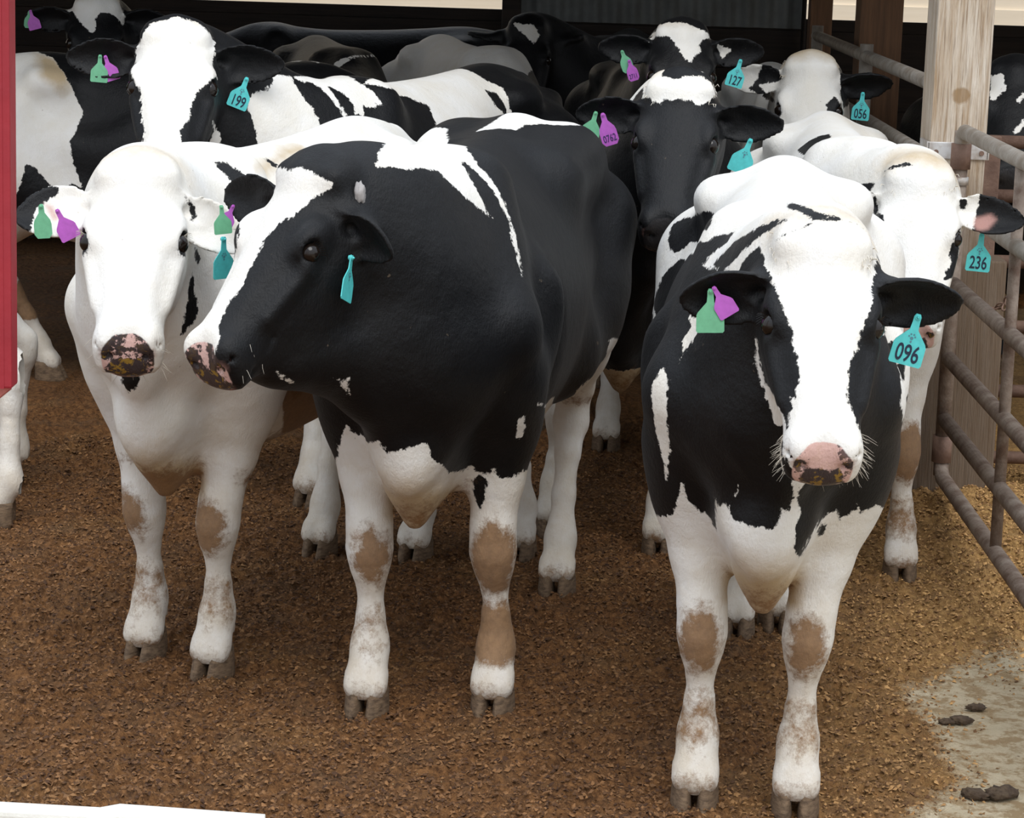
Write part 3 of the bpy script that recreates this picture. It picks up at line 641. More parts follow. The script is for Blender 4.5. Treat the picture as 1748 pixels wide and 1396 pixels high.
# second gate beyond, square to the first
g2 = empty('steel_gate', (POSTX, 8.42, 0)); tag(g2, 'rusty brown steel gate with square uprights behind the near gate', 'gate')
for z in (0.13, 0.36, 0.58, 0.80, 1.02, 1.2): gp('rail', [(0.03, 0, z), (2.6, 0, z)], 0.022, M_RUST, g2)
for x, w in ((0.05, .03), (0.17, .028), (0.42, .03), (1.3, .03), (2.6, .03)):
    bm = bmesh.new(); add_box(bm, (x-w, -.03, 0.02), (x+w, .03, 1.22), .004); bm_obj('upright', bm, M_RUST if x > .1 else M_PIPE, g2)
# ------------------------------------------------------------------ red door edge and the white rail close to the viewer
k = NT('worn_red_paint'); w_ = k.ramp(k.noise(14, 6, 0.75, stretch=(3, 3, .6)), 0.66, 0.72); col = k.mix(k.ramp(k.noise(5, 4), .3, .7), (0.36, 0.018, 0.030), (0.27, 0.012, 0.022)); col = k.mix(k.math('MULTIPLY', w_, .5), col, (0.55, 0.30, 0.28)); k.bump(k.noise(20, 5), .3, .006)
M_RED = k.set(Base_Color=col, Roughness=0.5)
rd = empty('red_frame', (REDX, 4.0, 0)); tag(rd, 'worn red painted steel upright with a slanting foot at the left edge', 'frame')
bm = bmesh.new(); add_box(bm, (-.06, -.02, 1.10), (0, .03, 2.6), .004); bm_obj('upright', bm, M_RED, rd)
bm = bmesh.new(); add_box(bm, (-.02, -.021, 1.10), (-.012, -.019, 2.6)); bm_obj('seam', bm, M_RED, rd)
bm = bmesh.new(); add_tube(bm, [(-.012, .0, 1.105), (-.10, .0, 1.03), (-.5, 0, 0.70)], .012, 8); b2 = bm_obj('slanting_brace', bm, simple('scuffed_red', (0.60, 0.20, 0.18), (0.42, 0.04, 0.05), 30, 0.6), rd)
bm = bmesh.new(); add_box(bm, (-.56, -.03, 0), (-.49, .03, 2.6), .004); add_box(bm, (-.5, -.02, 2.5), (0, .03, 2.6), .004); bm_obj('side_frame', bm, M_RED, rd)
wr = empty('white_rail', (-.9, 3.0, 0)); tag(wr, 'weathered white painted rail across the bottom left corner', 'rail')
M_WHITE = simple('chipped_white_paint', (0.80, 0.79, 0.74), (0.66, 0.64, 0.58), 12, 0.6, bump=.2)
WZ = WRZ
bm = bmesh.new(); add_box(bm, (-.6, -.02, WZ-.12), (.42, .02, WZ), .006); o = bm_obj('board', bm, M_WHITE, wr); o.rotation_euler = (0, math.radians(1.3), 0)
bm = bmesh.new(); add_tube(bm, [(.36, -.03, WZ-.25), (.36, -.03, WZ-.03), (.375, -.03, WZ-.008), (.40, -.03, WZ-.003), (.58, -.03, WZ-.010)], .016, 14); bm_obj('bent_pipe', bm, M_WHITE, wr, True)
for x in (-.55, .36): bm = bmesh.new(); add_box(bm, (x-.03, -.01, 0), (x+.03, .03, WZ-.13), .004); bm_obj('leg', bm, M_WHITE, wr)

COWS = [
 {'name': 'R', 'loc': [0.5534, 5.7869], 'ang': -1.667, 'scale': 1, 'poll': [0.9235, 0.0804, 1.2917], 'nose': [1.2345, 0.1043, 0.9148], 'feet': {'FR': (0.5927, -0.1249), 'FL': (0.5982, 0.0913), 'HR': (-0.7876, -0.0705), 'HL': (-0.8828, 0.039)}, 'hs': 0.95, 'base': 'b', 'socks': 0.6, 'fsocks': 0.3, 'muzzle': 'pink', 'nlow': 1, 'whiskers': 120, 'tuft': (260,), 'lashes': 'b', 'knees': {'FR': (0.8, -0.005, 0.375, 0.075, 0.45), 'FL': (0.75, 0.005, 0.375, 0.075, 0.4)}, 'earR': {'dir': (0.2, 1, -0.05), 'hollow': (0.75, 0, 0.45), 'len': 0.2, 'wid': 0.13, 'coat': 'b', 'dt': 0.045}, 'earL': {'dir': (0.16, 1, 0.05), 'hollow': (0.85, 0, 0.3), 'len': 0.2, 'wid': 0.135, 'coat': 'b', 'dt': 0.045}, 'label': 'black and white cow at front right, white faced, turquoise ear tag reading 096', 'patches': [('w', (0.339, -0.007, 1.242), (0.114, 0.994, -0), (-0.382, 0.044, 0.923), ((-0.292, -0.25), (-0.456, 0.107), (-0.387, 0.285), (-0.169, 0.446), (0.005, 0.454), (0.22, 0.308), (0.344, -0.218), (0.133, -0.321), (0.054, -0.283), (0.009, -0.278), (-0.053, -0.214), (-0.119, -0.175), (-0.106, -0.154), (-0.063, -0.135), (-0.055, -0.11), (-0.088, -0.103), (-0.131, -0.114), (-0.336, 0.131), (-0.389, 0.095), (-0.415, 0.036), (-0.268, -0.247)), 0.6, 2.2), ('b', (-0.469, -0.235, 1.119), (0.309, 0.951, -0), (-0.203, 0.066, 0.977), ((-0.071, -0.042), (-0.088, -0.014), (-0.088, 0.025), (-0.05, 0.047), (0.046, 0.045), (0.089, 0.045), (0.392, -0.049), (0.389, -0.078), (0.006, -0.022), (-0.038, -0.049)), 0.35, 1.2), ('b', (0.785, -0.083, 1.24), (0.351, 0.936, -0), (-0.267, 0.1, 0.959), ((0.143, 0.043), (0.103, 0.047), (0.048, 0.033), (-0.024, 0.016), (-0.075, -0.012), (-0.099, -0.027), (-0.024, -0.047), (0.017, -0.019), (0.06, 0.009), (0.093, 0.027)), 0.35, 1.2), ('b', (0.938, 0.048, 1.317), (0.088, 0.996, -0), (-0.381, 0.034, 0.924), ((-0.055, 0.062), (-0.025, 0.05), (0.013, 0.021), (0.044, 0.01), (0.03, -0.01), (0.014, -0.03), (-0.011, -0.043), (-0.053, -0.044), (-0.031, -0.03), (0.002, -0.019), (0.012, -0.005), (-0.009, 0.015), (-0.043, 0.043)), 0.35, 0.6), ('b', (0.674, 0.16, 1.258), (-0.196, 0.981, 0), (-0.318, -0.064, 0.946), ((-0.126, -0.017), (-0.08, -0.024), (-0.04, -0.045), (0.018, -0.065), (0.013, -0.078), (-0.058, -0.071), (-0.093, -0.044), (-0.129, -0.033)), 0.35, 0.6), ('w', (0.765, -0.173, 1.056), (0.276, 0.961, -0), (-0.242, 0.069, 0.968), ((-0.025, 0.041), (0.065, 0.029), (0.072, 0.023), (0.018, 0.006), (-0.007, -0.023), (-0.022, -0.058), (-0.024, -0.01), (-0.009, 0.02)), 0.35, 0.4), ('w', (0.746, -0.223, 0.871), (0.205, 0.979, -0), (-0.063, 0.013, 0.998), ((-0.024, 0.073), (-0.004, 0.111), (0.014, 0.088), (0.015, -0.052), (0.002, -0.133), (-0.011, -0.062), (-0.021, 0.03)), 0.35, 0.8), ('w', (0.521, -0.02, 0.366), (0.019, 1, -0), (-0.16, 0.003, 0.987), ((-0.22, 0.252), (-0.182, 0.259), (-0.171, 0.265), (-0.16, 0.316), (-0.154, 0.338), (-0.144, 0.301), (-0.12, 0.281), (-0.096, 0.267), (-0.08, 0.24), (-0.082, 0.318), (-0.073, 0.295), (-0.059, 0.305), (-0.042, 0.276), (-0.016, 0.264), (0.015, 0.262), (0.045, 0.261), (0.055, 0.3), (0.068, 0.298), (0.079, 0.325), (0.073, 0.361), (0.074, 0.407), (0.086, 0.407), (0.084, 0.356), (0.085, 0.325), (0.096, 0.293), (0.084, 0.267), (0.087, 0.204), (0.1, 0.2), (0.115, 0.244), (0.134, 0.272), (0.166, 0.299), (0.175, 0.272), (0.21, 0.306), (0.214, 0.29), (0.245, 0.306), (0.279, 0.298), (0.335, -0.417), (-0.185, -0.454)), 0.9, 0.6), ('b', (0.697, 0.113, 0.649), (-0.282, 0.959, 0), (-0.025, -0.007, 1), ((-0.017, 0.001), (-0.003, 0.012), (0.013, 0.01), (0.01, -0.006), (-0.003, -0.015)), 0.35, 0.3), ('w', (0.836, -0.063, 0.751), (0.156, 0.988, -0), (-0.049, 0.008, 0.999), ((-0.008, -0.01), (0.003, 0.012), (0.006, 0.005), (-0.002, -0.009)), 0.35, 0.3), ('w', (0.578, 0.263, 0.979), (-0.303, 0.953, 0), (-0.179, -0.057, 0.982), ((-0.158, 0.085), (-0.14, 0.081), (0.018, 0.048), (0.068, 0.009), (0.077, -0.021), (0.069, -0.056), (-0.018, -0.09), (-0.032, -0.112), (-0.051, -0.071), (-0.035, -0.003), (0.01, 0.038), (-0.006, 0.063)), 0.35, 0.5), ('b', (0.505, 0.269, 0.959), (-0.297, 0.955, 0), (-0.185, -0.058, 0.981), ((-0.003, 0.02), (0.012, 0.018), (0.011, -0.02), (-0.068, -0.023)), 0.35, 0.3), ('w', (1.07, 0.094, 1.081), (-0.025, 1, 0), (-0.245, -0.006, 0.969), ((-0.119, 0.188), (-0.094, 0.22), (-0.028, 0.257), (0.031, 0.266), (0.094, 0.242), (0.116, 0.211), (0.097, 0.169), (0.088, 0.112), (0.082, 0.087), (0.068, 0.046), (0.06, 0.009), (0.047, -0.02), (0.044, -0.088), (0.059, -0.123), (0.074, -0.152), (0.085, -0.195), (0.078, -0.24), (0.015, -0.26), (-0.04, -0.242), (-0.07, -0.202), (-0.072, -0.182), (-0.063, -0.128), (-0.061, -0.088), (-0.054, -0.088), (-0.047, -0.061), (-0.052, -0.024), (-0.062, 0.012), (-0.07, 0.057), (-0.09, 0.093), (-0.1, 0.142), (-0.118, 0.178)), 0.5, 0.26), ('w', (0.954, -0.004, 0.97), (0.173, 0.985, -0), (-0.065, 0.011, 0.998), ((-0.037, 0.113), (-0.036, 0.061), (-0.018, 0.007), (0.011, -0.057), (0.075, -0.059), (0.063, -0.029), (0.039, 0.001), (-0.014, 0.027), (-0.029, 0.072), (-0.032, 0.11)), 0.35, 0.3)], 'tags': [{'col': 'green', 'shape': 'flag', 'size': 0.72, 'roll': 2, 'label': 'plain green ear tag', 'pos': [0.3307, 4.8334, 1.1752]}, {'col': 'purple', 'shape': 'flag', 'size': 0.55, 'roll': 33, 'label': 'plain purple ear tag', 'pos': [0.3371, 4.8307, 1.1815]}, {'col': 'turquoise', 'text': '096', 'size': 0.86, 'roll': -13, 'label': 'turquoise ear tag reading 096', 'pos': [0.7342, 4.8366, 1.1377]}]},
 {'name': 'M', 'loc': [-0.1622, 6.392], 'ang': -1.7226, 'scale': 1.03, 'poll': [0.9515, -0.1722, 1.2947], 'nose': [1.2549, -0.3703, 0.936], 'feet': {'FR': (0.611, -0.1225), 'FL': (0.5343, 0.1618), 'HL': (-0.5623, 0.1487), 'HR': (-0.9208, -0.0176)}, 'hs': 0.99, 'jaw': 1.32, 'hollow': False, 'eye': 0.9, 'throat': (0.24, -0.24, 0.085), 'base': 'b', 'socks': 0.62, 'fsocks': 0.45, 'muzzle': 'mottled', 'bud': (0.028, 0.112, -0.045), 'whiskers': 12, 'lashes': 'b', 'knees': {'FR': (0.75, 0.01, 0.375, 0.07, 0.35), 'FL': (1.05, 0, 0.375, 0.085, 0.85)}, 'earR': {'dir': (0.12, 1, 0.3), 'hollow': (0.5, 0, 0.6), 'len': 0.17, 'wid': 0.12, 'coat': 'b', 'dt': 0.03}, 'earL': {'dir': (0.35, 0.9, -0.5), 'hollow': (0.7, 0, 0.5), 'len': 0.14, 'wid': 0.105, 'coat': 'b', 'dt': 0.03}, 'label': 'mostly black cow at the centre with its head turned sideways and a white blaze', 'fat': 0.87, 'patches': [('w', (1.075, -0.288, 1.118), (-0.01, 1, 0), (-0.253, -0.003, 0.968), ((0.029, 0.193), (0.07, 0.184), (0.092, 0.19), (0.114, 0.178), (0.14, 0.166), (0.168, 0.154), (0.157, 0.138), (0.131, 0.123), (0.111, 0.102), (0.088, 0.077), (0.061, 0.064), (0.041, 0.035), (0.026, 0.003), (0.017, -0.034), (0.007, -0.071), (-0.002, -0.087), (-0.014, -0.107), (-0.024, -0.14), (-0.029, -0.16), (-0.021, -0.184), (-0.021, -0.212), (-0.029, -0.23), (-0.091, -0.249), (-0.127, -0.23), (-0.134, -0.187), (-0.098, -0.156), (-0.077, -0.127), (-0.068, -0.068), (-0.056, -0.029), (-0.042, 0.017), (-0.034, 0.06), (-0.07, 0.113), (-0.037, 0.149), (0.015, 0.183)), 0.6, 0.3), ('w', (0.672, 0.036, 1.269), (-0.387, 0.922, 0), (-0.358, -0.15, 0.921), ((-0.177, -0.02), (-0.117, 0.057), (0.172, 0.448), (0.219, 0.394), (0.079, 0.081), (0.1, 0.027), (0.13, -0.011), (0.15, -0.058), (0.166, -0.104), (0.171, -0.147), (0.18, -0.213), (0.174, -0.23), (0.166, -0.182), (0.158, -0.141), (0.155, -0.102), (0.138, -0.061), (0.109, -0.01), (0.062, 0.037), (0.051, 0.035), (0.066, -0.01), (0.079, -0.051), (0.095, -0.087), (0.112, -0.107), (0.094, -0.098), (0.044, -0.08), (0.002, -0.059), (-0.03, -0.031), (-0.075, -0.039), (-0.117, -0.053), (-0.155, -0.052), (-0.183, -0.058)), 0.9, 1.2), ('w', (-0.396, 0.033, 1.301), (-0.175, 0.984, 0), (-0.479, -0.085, 0.874), ((-0.116, -0.099), (-0.068, -0.006), (-0.015, 0.112), (0.044, 0.146), (0.107, 0.097), (0.161, 0.024), (0.112, 0.004), (0.059, 0.01), (0.011, -0.023), (-0.011, -0.075), (-0.068, -0.09)), 0.6, 0.8), ('w', (0.615, 0.038, 0.349), (-0.155, 0.988, 0), (-0.115, -0.018, 0.993), ((-0.268, 0.232), (-0.242, 0.238), (-0.223, 0.303), (-0.21, 0.335), (-0.195, 0.317), (-0.154, 0.306), (-0.127, 0.319), (-0.107, 0.29), (-0.081, 0.298), (-0.042, 0.31), (-0.02, 0.319), (-0.014, 0.287), (0.014, 0.26), (0.024, 0.24), (0.053, 0.236), (0.067, 0.251), (0.085, 0.232), (0.115, 0.233), (0.126, 0.243), (0.133, 0.222), (0.159, 0.222), (0.174, 0.224), (0.213, -0.452), (-0.249, -0.464), (-0.252, 0.079)), 0.8, 0.5), ('b', (0.606, 0.129, 0.541), (-0.028, 1, 0), (-0.054, -0.002, 0.999), ((-0.015, 0.026), (0.001, 0.037), (0.019, 0.035), (0.017, 0.004), (0.006, -0.046), (-0.01, -0.032), (-0.018, -0.007)), 0.35, 0.3), ('w', (-0.165, 0.153, 0.365), (-0.259, 0.966, 0), (-0.157, -0.042, 0.987), ((-0.045, 0.229), (-0.105, 0.254), (0.101, 0.221), (0.09, 0.268), (0.132, 0.302), (0.186, 0.348), (0.193, 0.403), (0.255, 0.404), (0.294, -0.057), (0.216, -0.338), (-0.191, -0.228), (-0.16, 0.081), (0.025, 0.16)), 0.9, 0.9), ('w', (0.657, 0.227, 0.704), (-0.359, 0.933, 0), (0.011, 0.004, 1), ((-0.009, 0.027), (0.005, 0.032), (0.011, 0.005), (0.004, -0.035), (-0.006, -0.027)), 0.35, 0.3), ('w', (1.105, -0.203, 0.867), (-0.327, 0.945, 0), (0.082, 0.028, 0.996), ((-0.015, 0.016), (0, 0.006), (0.019, -0.016), (-0.003, -0.007)), 0.35, 0.3), ('w', (0.995, -0.096, 0.835), (-0.29, 0.957, 0), (0.089, 0.027, 0.996), ((-0.027, 0.026), (-0.007, 0.016), (0.005, 0.02), (0.012, -0.03), (0.003, -0.02), (-0.011, 0.012)), 0.35, 0.4)], 'tags': [{'col': 'green', 'shape': 'flag', 'size': 0.55, 'roll': 5, 'turn': 25, 'label': 'green ear tag', 'pos': [-0.7035, 5.5, 1.2318]}, {'col': 'purple', 'shape': 'flag', 'size': 0.5, 'roll': -25, 'label': 'purple ear tag', 'pos': [-0.6841, 5.5509, 1.2282]}, {'col': 'turquoise', 'text': '', 'size': 0.86, 'roll': -19, 'turn': 74, 'label': 'turquoise ear tag seen nearly edge on', 'pos': [-0.4033, 5.3332, 1.1509]}]},
 {'name': 'L', 'loc': [-0.6904, 6.6507], 'ang': -1.8701, 'scale': 1, 'poll': [0.9576, 0.0531, 1.2915], 'nose': [1.2998, 0.1928, 0.9478], 'feet': {'FR': (0.541, -0.1292), 'FL': (0.6113, 0.0892), 'HR': (-0.625, -0.1301)}, 'hs': 0.98, 'muzzle': 'mottled', 'nlow': 1, 'whiskers': 24, 'lashes': 'w', 'belly': 0.9, 'knees': {'FR': (0.75, -0.02, 0.385, 0.07, 0.45), 'FL': (0.85, 0, 0.385, 0.07, 0.4)}, 'earR': {'dir': (0.16, 1, 0.08), 'hollow': (0.15, 0, 1), 'len': 0.19, 'wid': 0.145, 'dt': 0.05, 'cup': 0.75}, 'earL': {'dir': (0.65, 1, -0.1), 'hollow': (0.4, 0, 0.9), 'len': 0.19, 'wid': 0.12, 'dt': 0.03}, 'label': "white faced cow at front left, muzzle beside the black cow's nose, white chest", 'fat': 0.84, 'patches': [('d', (0.263, 0.189, 0.671), (-0.655, 0.756, 0), (-0.002, -0.002, 1), ((-0.163, 0.157), (0.054, 0.099), (0.157, -0.164), (-0.05, -0.122)), 0.35, 0.6), ('b', (0.347, 0.195, 0.681), (-0.651, 0.759, 0), (-0.006, -0.005, 1), ((-0.026, 0.007), (-0.001, 0.023), (0.023, 0.01), (0.02, -0.014), (-0.003, -0.022)), 0.35, 0.4), ('b', (1.079, -0.158, 1.195), (-0.489, 0.872, 0), (-0.215, -0.12, 0.969), ((-0.045, 0.049), (0.013, 0.06), (0.063, 0.046), (0.055, 0.025), (0.021, 0.008), (0.005, -0.034), (-0.004, -0.076), (-0.046, -0.074)), 0.35, 0.3), ('b', (1.155, 0.12, 0.856), (-0.383, 0.924, 0), (0.044, 0.018, 0.999), ((-0.022, 0.061), (-0.004, 0.063), (0.016, 0.053), (0.029, 0.007), (0.012, -0.089), (-0.013, -0.113), (-0.026, -0.088), (-0.018, 0.02)), 0.35, 0.3), ('b', (0.933, 0.177, 1.199), (-0.348, 0.938, 0), (-0.079, -0.029, 0.996), ((-0.017, 0.032), (0.007, 0.006), (0.011, -0.018), (-0, -0.026), (-0.01, 0.013)), 0.35, 0.4), ('b', (0.878, 0.165, 1.086), (-0.701, 0.713, 0), (-0.039, -0.038, 0.998), ((-0.014, 0.024), (0.009, -0), (0.009, -0.02), (-0.004, -0.011)), 0.35, 0.6), ('b', (0.878, 0.149, 0.961), (-0.613, 0.79, 0), (-0.058, -0.045, 0.997), ((-0, 0.087), (0.01, 0.037), (0.022, -0.003), (0.006, -0.035), (-0.023, -0.061), (-0.011, 0.011)), 0.35, 0.5), ('b', (0.583, 0.126, 1.245), (-0.571, 0.821, 0), (-0.253, -0.176, 0.951), ((-0.052, 0.035), (-0.017, 0.031), (0.018, 0.008), (0.061, -0.033), (0.023, -0.026), (-0.006, -0.023), (-0.04, 0.013)), 0.35, 0.6), ('b', (0.26, 0.082, 1.247), (-0.62, 0.785, 0), (-0.301, -0.237, 0.924), ((-0.031, 0.009), (-0.011, 0.012), (0.024, 0), (0.003, -0.015)), 0.35, 0.4), ('t', (0.2, 0.08, 1.255), (-0.606, 0.796, 0), (-0.312, -0.237, 0.92), ((-0.022, -0.001), (0.028, 0.053), (0.097, 0.08), (0.1, 0.058), (0.052, 0.026), (-0.011, -0.018), (-0.062, -0.065), (-0.134, -0.112)), 0.35, 0.4), ('s', (1.056, -0.114, 1.188), (-0.461, 0.888, 0), (-0.236, -0.122, 0.964), ((-0.016, 0.018), (0.002, 0.013), (0.016, -0.016), (0.003, -0.022)), 0.35, 0.3)], 'tags': [{'col': 'green', 'shape': 'round', 'size': 0.74, 'roll': 5, 'label': 'green ear tag', 'pos': [-1.1226, 5.6114, 1.2073]}, {'col': 'purple', 'shape': 'flag', 'size': 0.62, 'roll': 28, 'label': 'purple ear tag', 'pos': [-1.086, 5.6126, 1.1978]}, {'col': 'turquoise', 'text': '', 'size': 0.8, 'roll': 0, 'turn': 50, 'label': 'turquoise ear tag half hidden by the next cow', 'pos': [-0.7167, 5.6496, 1.1419]}]},
 {'name': 'D', 'loc': [-0.4268, 8.6339], 'ang': -1.9644, 'scale': 1.04, 'poll': [1.1215, -0.2588, 1.4592], 'nose': [1.4927, -0.0662, 1.1165], 'feet': {'FR': (0.7164, -0.0068)}, 'hs': 1.05, 'base': 'b', 'socks': 0.5, 'muzzle': 'pink', 'earR': {'dir': (0.02, 1, -0.02), 'hollow': (0.7, 0, 0.5), 'coat': 'b'}, 'earL': {'dir': (0.05, 1, -0.02), 'hollow': (0.8, 0, 0.4), 'coat': 'b'}, 'fine': 0.0075, 'coarse': 0.014, 'label': 'white faced cow with a black cheek patch and turquoise ear tag reading 199', 'patches': [('w', (1.304, -0.176, 1.284), (-0.475, 0.88, 0), (-0.218, -0.118, 0.969), ((-0.091, 0.17), (-0.057, 0.229), (0.023, 0.252), (0.084, 0.233), (0.128, 0.187), (0.145, 0.134), (0.143, 0.079), (0.117, 0.042), (0.091, 0.02), (0.072, -0.018), (0.062, -0.079), (0.04, -0.118), (0.045, -0.154), (0.067, -0.23), (0.027, -0.254), (-0.071, -0.24), (-0.068, -0.155), (-0.061, -0.115), (-0.073, -0.047), (-0.075, 0.004), (-0.104, 0.058), (-0.106, 0.141)), 0.5, 0.3), ('w', (1.111, -0.146, 1.119), (-0.55, 0.835, 0), (0.019, 0.012, 1), ((0.034, -0.006), (0.023, 0.05), (-0, 0.09), (0.009, 0.05), (-0.004, 0.015), (-0.03, -0.014), (-0.062, -0.053), (0.004, -0.042)), 0.35, 0.3), ('w', (0.926, -0.01, 1.202), (-0.613, 0.79, 0), (-0.131, -0.102, 0.986), ((-0.113, 0.03), (-0.093, 0.079), (-0.044, 0.113), (-0.025, 0.136), (0.037, 0.134), (0.061, 0.089), (0.095, 0.045), (0.12, -0.003), (0.123, -0.115), (-0.073, -0.119), (-0.091, -0.008)), 0.7, 0.8), ('w', (0.647, 0.065, 1.273), (-0.591, 0.807, 0), (-0.274, -0.2, 0.941), ((-0.18, 0.019), (-0.007, 0.102), (0.039, 0.044), (0.081, 0.016), (0.114, -0.037), (0.081, -0.029), (0.084, -0.049), (0.04, -0.043), (0.042, -0.075), (0.01, -0.081), (0.009, -0.041), (-0.019, -0.011), (-0.07, 0.009), (-0.043, -0.039), (-0.017, -0.085), (-0.025, -0.092), (-0.058, -0.052), (-0.087, -0.01), (-0.122, 0.012), (-0.163, 0.007)), 0.7, 0.8), ('w', (-0.021, 0.134, 1.204), (-0.64, 0.769, 0), (-0.252, -0.21, 0.945), ((-0.411, -0.036), (-0.135, 0.132), (0.004, 0.199), (0.088, 0.199), (0.148, 0.155), (0.211, 0.123), (0.235, 0.051), (0.248, -0.018), (0.052, -0.164), (-0.092, -0.201), (-0.127, -0.149), (-0.148, -0.102), (-0.152, -0.049), (-0.243, -0.036), (-0.335, -0.06), (-0.386, -0.051), (-0.415, -0.05)), 0.8, 1.2), ('b', (-0.289, 0.149, 1.198), (-0.647, 0.763, 0), (-0.173, -0.147, 0.974), ((-0.046, 0.04), (0.002, 0.033), (0.028, -0.003), (0.04, -0.049), (-0.016, -0.014)), 0.35, 0.6)], 'tags': [{'col': 'green', 'shape': 'flag', 'size': 0.72, 'roll': -3, 'label': 'green ear tag', 'pos': [-1.3474, 7.6395, 1.4309]}, {'col': 'purple', 'shape': 'flag', 'size': 0.68, 'roll': 18, 'label': 'purple ear tag', 'pos': [-1.3318, 7.641, 1.4296]}, {'col': 'turquoise', 'text': '199', 'size': 0.86, 'roll': -20, 'label': 'turquoise ear tag reading 199', 'pos': [-0.9051, 7.6439, 1.3762]}]},
 {'name': 'L2', 'loc': [0.3329, 8.276], 'ang': -1.6814, 'scale': 1, 'poll': [1.0439, 0.1668, 1.4341], 'nose': [1.4016, 0.1548, 1.0638], 'feet': {'FL': (0.8017, 0.145), 'FR': (0.6435, -0.1996)}, 'hs': 1, 'base': 'b', 'socks': 0.5, 'muzzle': 'black', 'eyerim': False, 'tuft': (200,), 'earR': {'dir': (0.08, 1, 0.02), 'hollow': (0.75, 0, 0.5), 'coat': 'b', 'dt': 0.02}, 'earL': {'dir': (0.1, 1, 0.05), 'hollow': (0.8, 0, 0.5), 'coat': 'b', 'dt': 0.03}, 'fine': 0.0075, 'coarse': 0.014, 'label': 'black faced cow with a white topknot and purple ear tag reading 0762', 'fat': 0.86, 'patches': [('w', (1.103, 0.177, 1.414), (-0.062, 0.998, 0), (-0.183, -0.011, 0.983), ((-0.093, 0.034), (-0.061, 0.043), (-0.021, 0.031), (0.003, 0.043), (0.048, 0.047), (0.085, 0.024), (0.094, -0.002), (0.066, -0.036), (0.036, -0.039), (0.026, -0.027), (-0.019, -0.03), (-0.058, -0.026), (-0.063, -0.045), (-0.083, -0.03), (-0.102, -0.008)), 0.35, 0.25), ('w', (1.034, 0.069, 1.403), (0.198, 0.98, -0), (-0.171, 0.035, 0.985), ((-0.509, -0.128), (-0.287, 0.005), (-0.151, 0.094), (0.035, 0.112), (0.062, -0.011), (-0.019, -0.029), (-0.097, -0.017), (-0.166, -0.034), (-0.192, -0.071), (-0.376, -0.15)), 0.8, 1.5)], 'tags': [{'col': 'green', 'shape': 'flag', 'size': 0.72, 'roll': -14, 'label': 'green ear tag', 'pos': [0.1439, 7.2373, 1.3372]}, {'col': 'purple', 'shape': 'round', 'text': '0762', 'size': 0.92, 'roll': 19, 'ts': 0.026, 'label': 'purple ear tag reading 0762', 'pos': [0.1642, 7.2371, 1.3329]}, {'col': 'turquoise', 'text': '', 'size': 0.86, 'roll': -20, 'label': 'turquoise ear tag mostly hidden', 'pos': [0.5828, 7.1584, 1.2793]}]},
 {'name': 'O', 'loc': [0.9199, 7.8467], 'ang': -1.5862, 'scale': 0.98, 'poll': [0.9846, 0.1252, 1.2593], 'nose': [1.2987, 0.0903, 0.8657], 'feet': {'FL': (0.6158, 0.1845)}, 'hs': 0.98, 'tuft': (160,), 'cream': 0.7, 'knees': {'FL': (1.1, 0, 0.39, 0.08, 0.5)}, 'earL': {'dir': (0.16, 1, 0.05), 'hollow': (0.3, 0, 1), 'coat': 'b', 'dt': 0.05, 'from': 0.07}, 'earR': {'dir': (0.12, 1, 0.05), 'hollow': (0.3, 0, 1), 'dt': 0.05}, 'fine': 0.0075, 'coarse': 0.014, 'label': 'white cow with turquoise ear tag reading 236 beside the wooden post', 'fat': 0.86, 'patches': [('b', (1.031, 0.004, 1.145), (0.268, 0.964, -0), (-0.198, 0.055, 0.979), ((-0.032, 0.046), (-0.011, 0.047), (0.002, -0.003), (0.026, -0.01), (0.032, -0.041), (0.015, -0.055), (0.008, -0.033), (-0.02, 0.01)), 0.35, 0.3), ('b', (1.126, 0.208, 1.027), (-0.099, 0.995, 0), (-0.176, -0.018, 0.984), ((0.02, 0.056), (-0.006, 0.048), (-0.01, 0.024), (0, -0.002), (-0.022, -0.029), (-0.03, -0.051), (-0.002, -0.05), (0.013, -0.027), (0.02, 0.007)), 0.35, 0.35), ('b', (1.014, 0.243, 1.171), (0.073, 0.997, -0), (-0.006, 0, 1), ((-0.011, 0.017), (0.006, 0.016), (0.016, 0.003), (0.004, -0.009), (-0.001, -0.024), (-0.008, -0.006)), 0.35, 0.2), ('b', (0.011, -0.099, 1.242), (0.378, 0.926, -0), (-0.364, 0.149, 0.919), ((-0.072, 0.013), (-0.026, 0.04), (0.02, 0.049), (0.058, 0.041), (0.169, -0.135), (-0.013, -0.04)), 0.35, 0.5), ('b', (0.998, 0.056, 1.269), (0.313, 0.95, -0), (-0.315, 0.104, 0.943), ((-0.046, -0.008), (-0.017, 0.006), (0.026, 0.015), (0.05, 0.008), (0.005, -0.006)), 0.35, 0.3), ('b', (0.948, -0.032, 1.199), (0.248, 0.969, -0), (-0.087, 0.022, 0.996), ((-0.025, -0.014), (-0.011, 0.016), (0.031, 0.02), (0.021, -0.002), (0.001, -0.021)), 0.35, 0.4), ('s', (1.033, 0.301, 1.126), (0.111, 0.994, -0), (-0.287, 0.032, 0.957), ((-0.026, 0.013), (0.018, 0.028), (0.035, 0.013), (0.012, -0.019), (-0.017, -0.027), (-0.029, -0.007)), 0.35, 0.2)], 'tags': [{'col': 'turquoise', 'text': '236', 'size': 0.86, 'roll': -4, 'label': 'turquoise ear tag reading 236', 'pos': [1.1997, 6.85, 1.0668]}]},
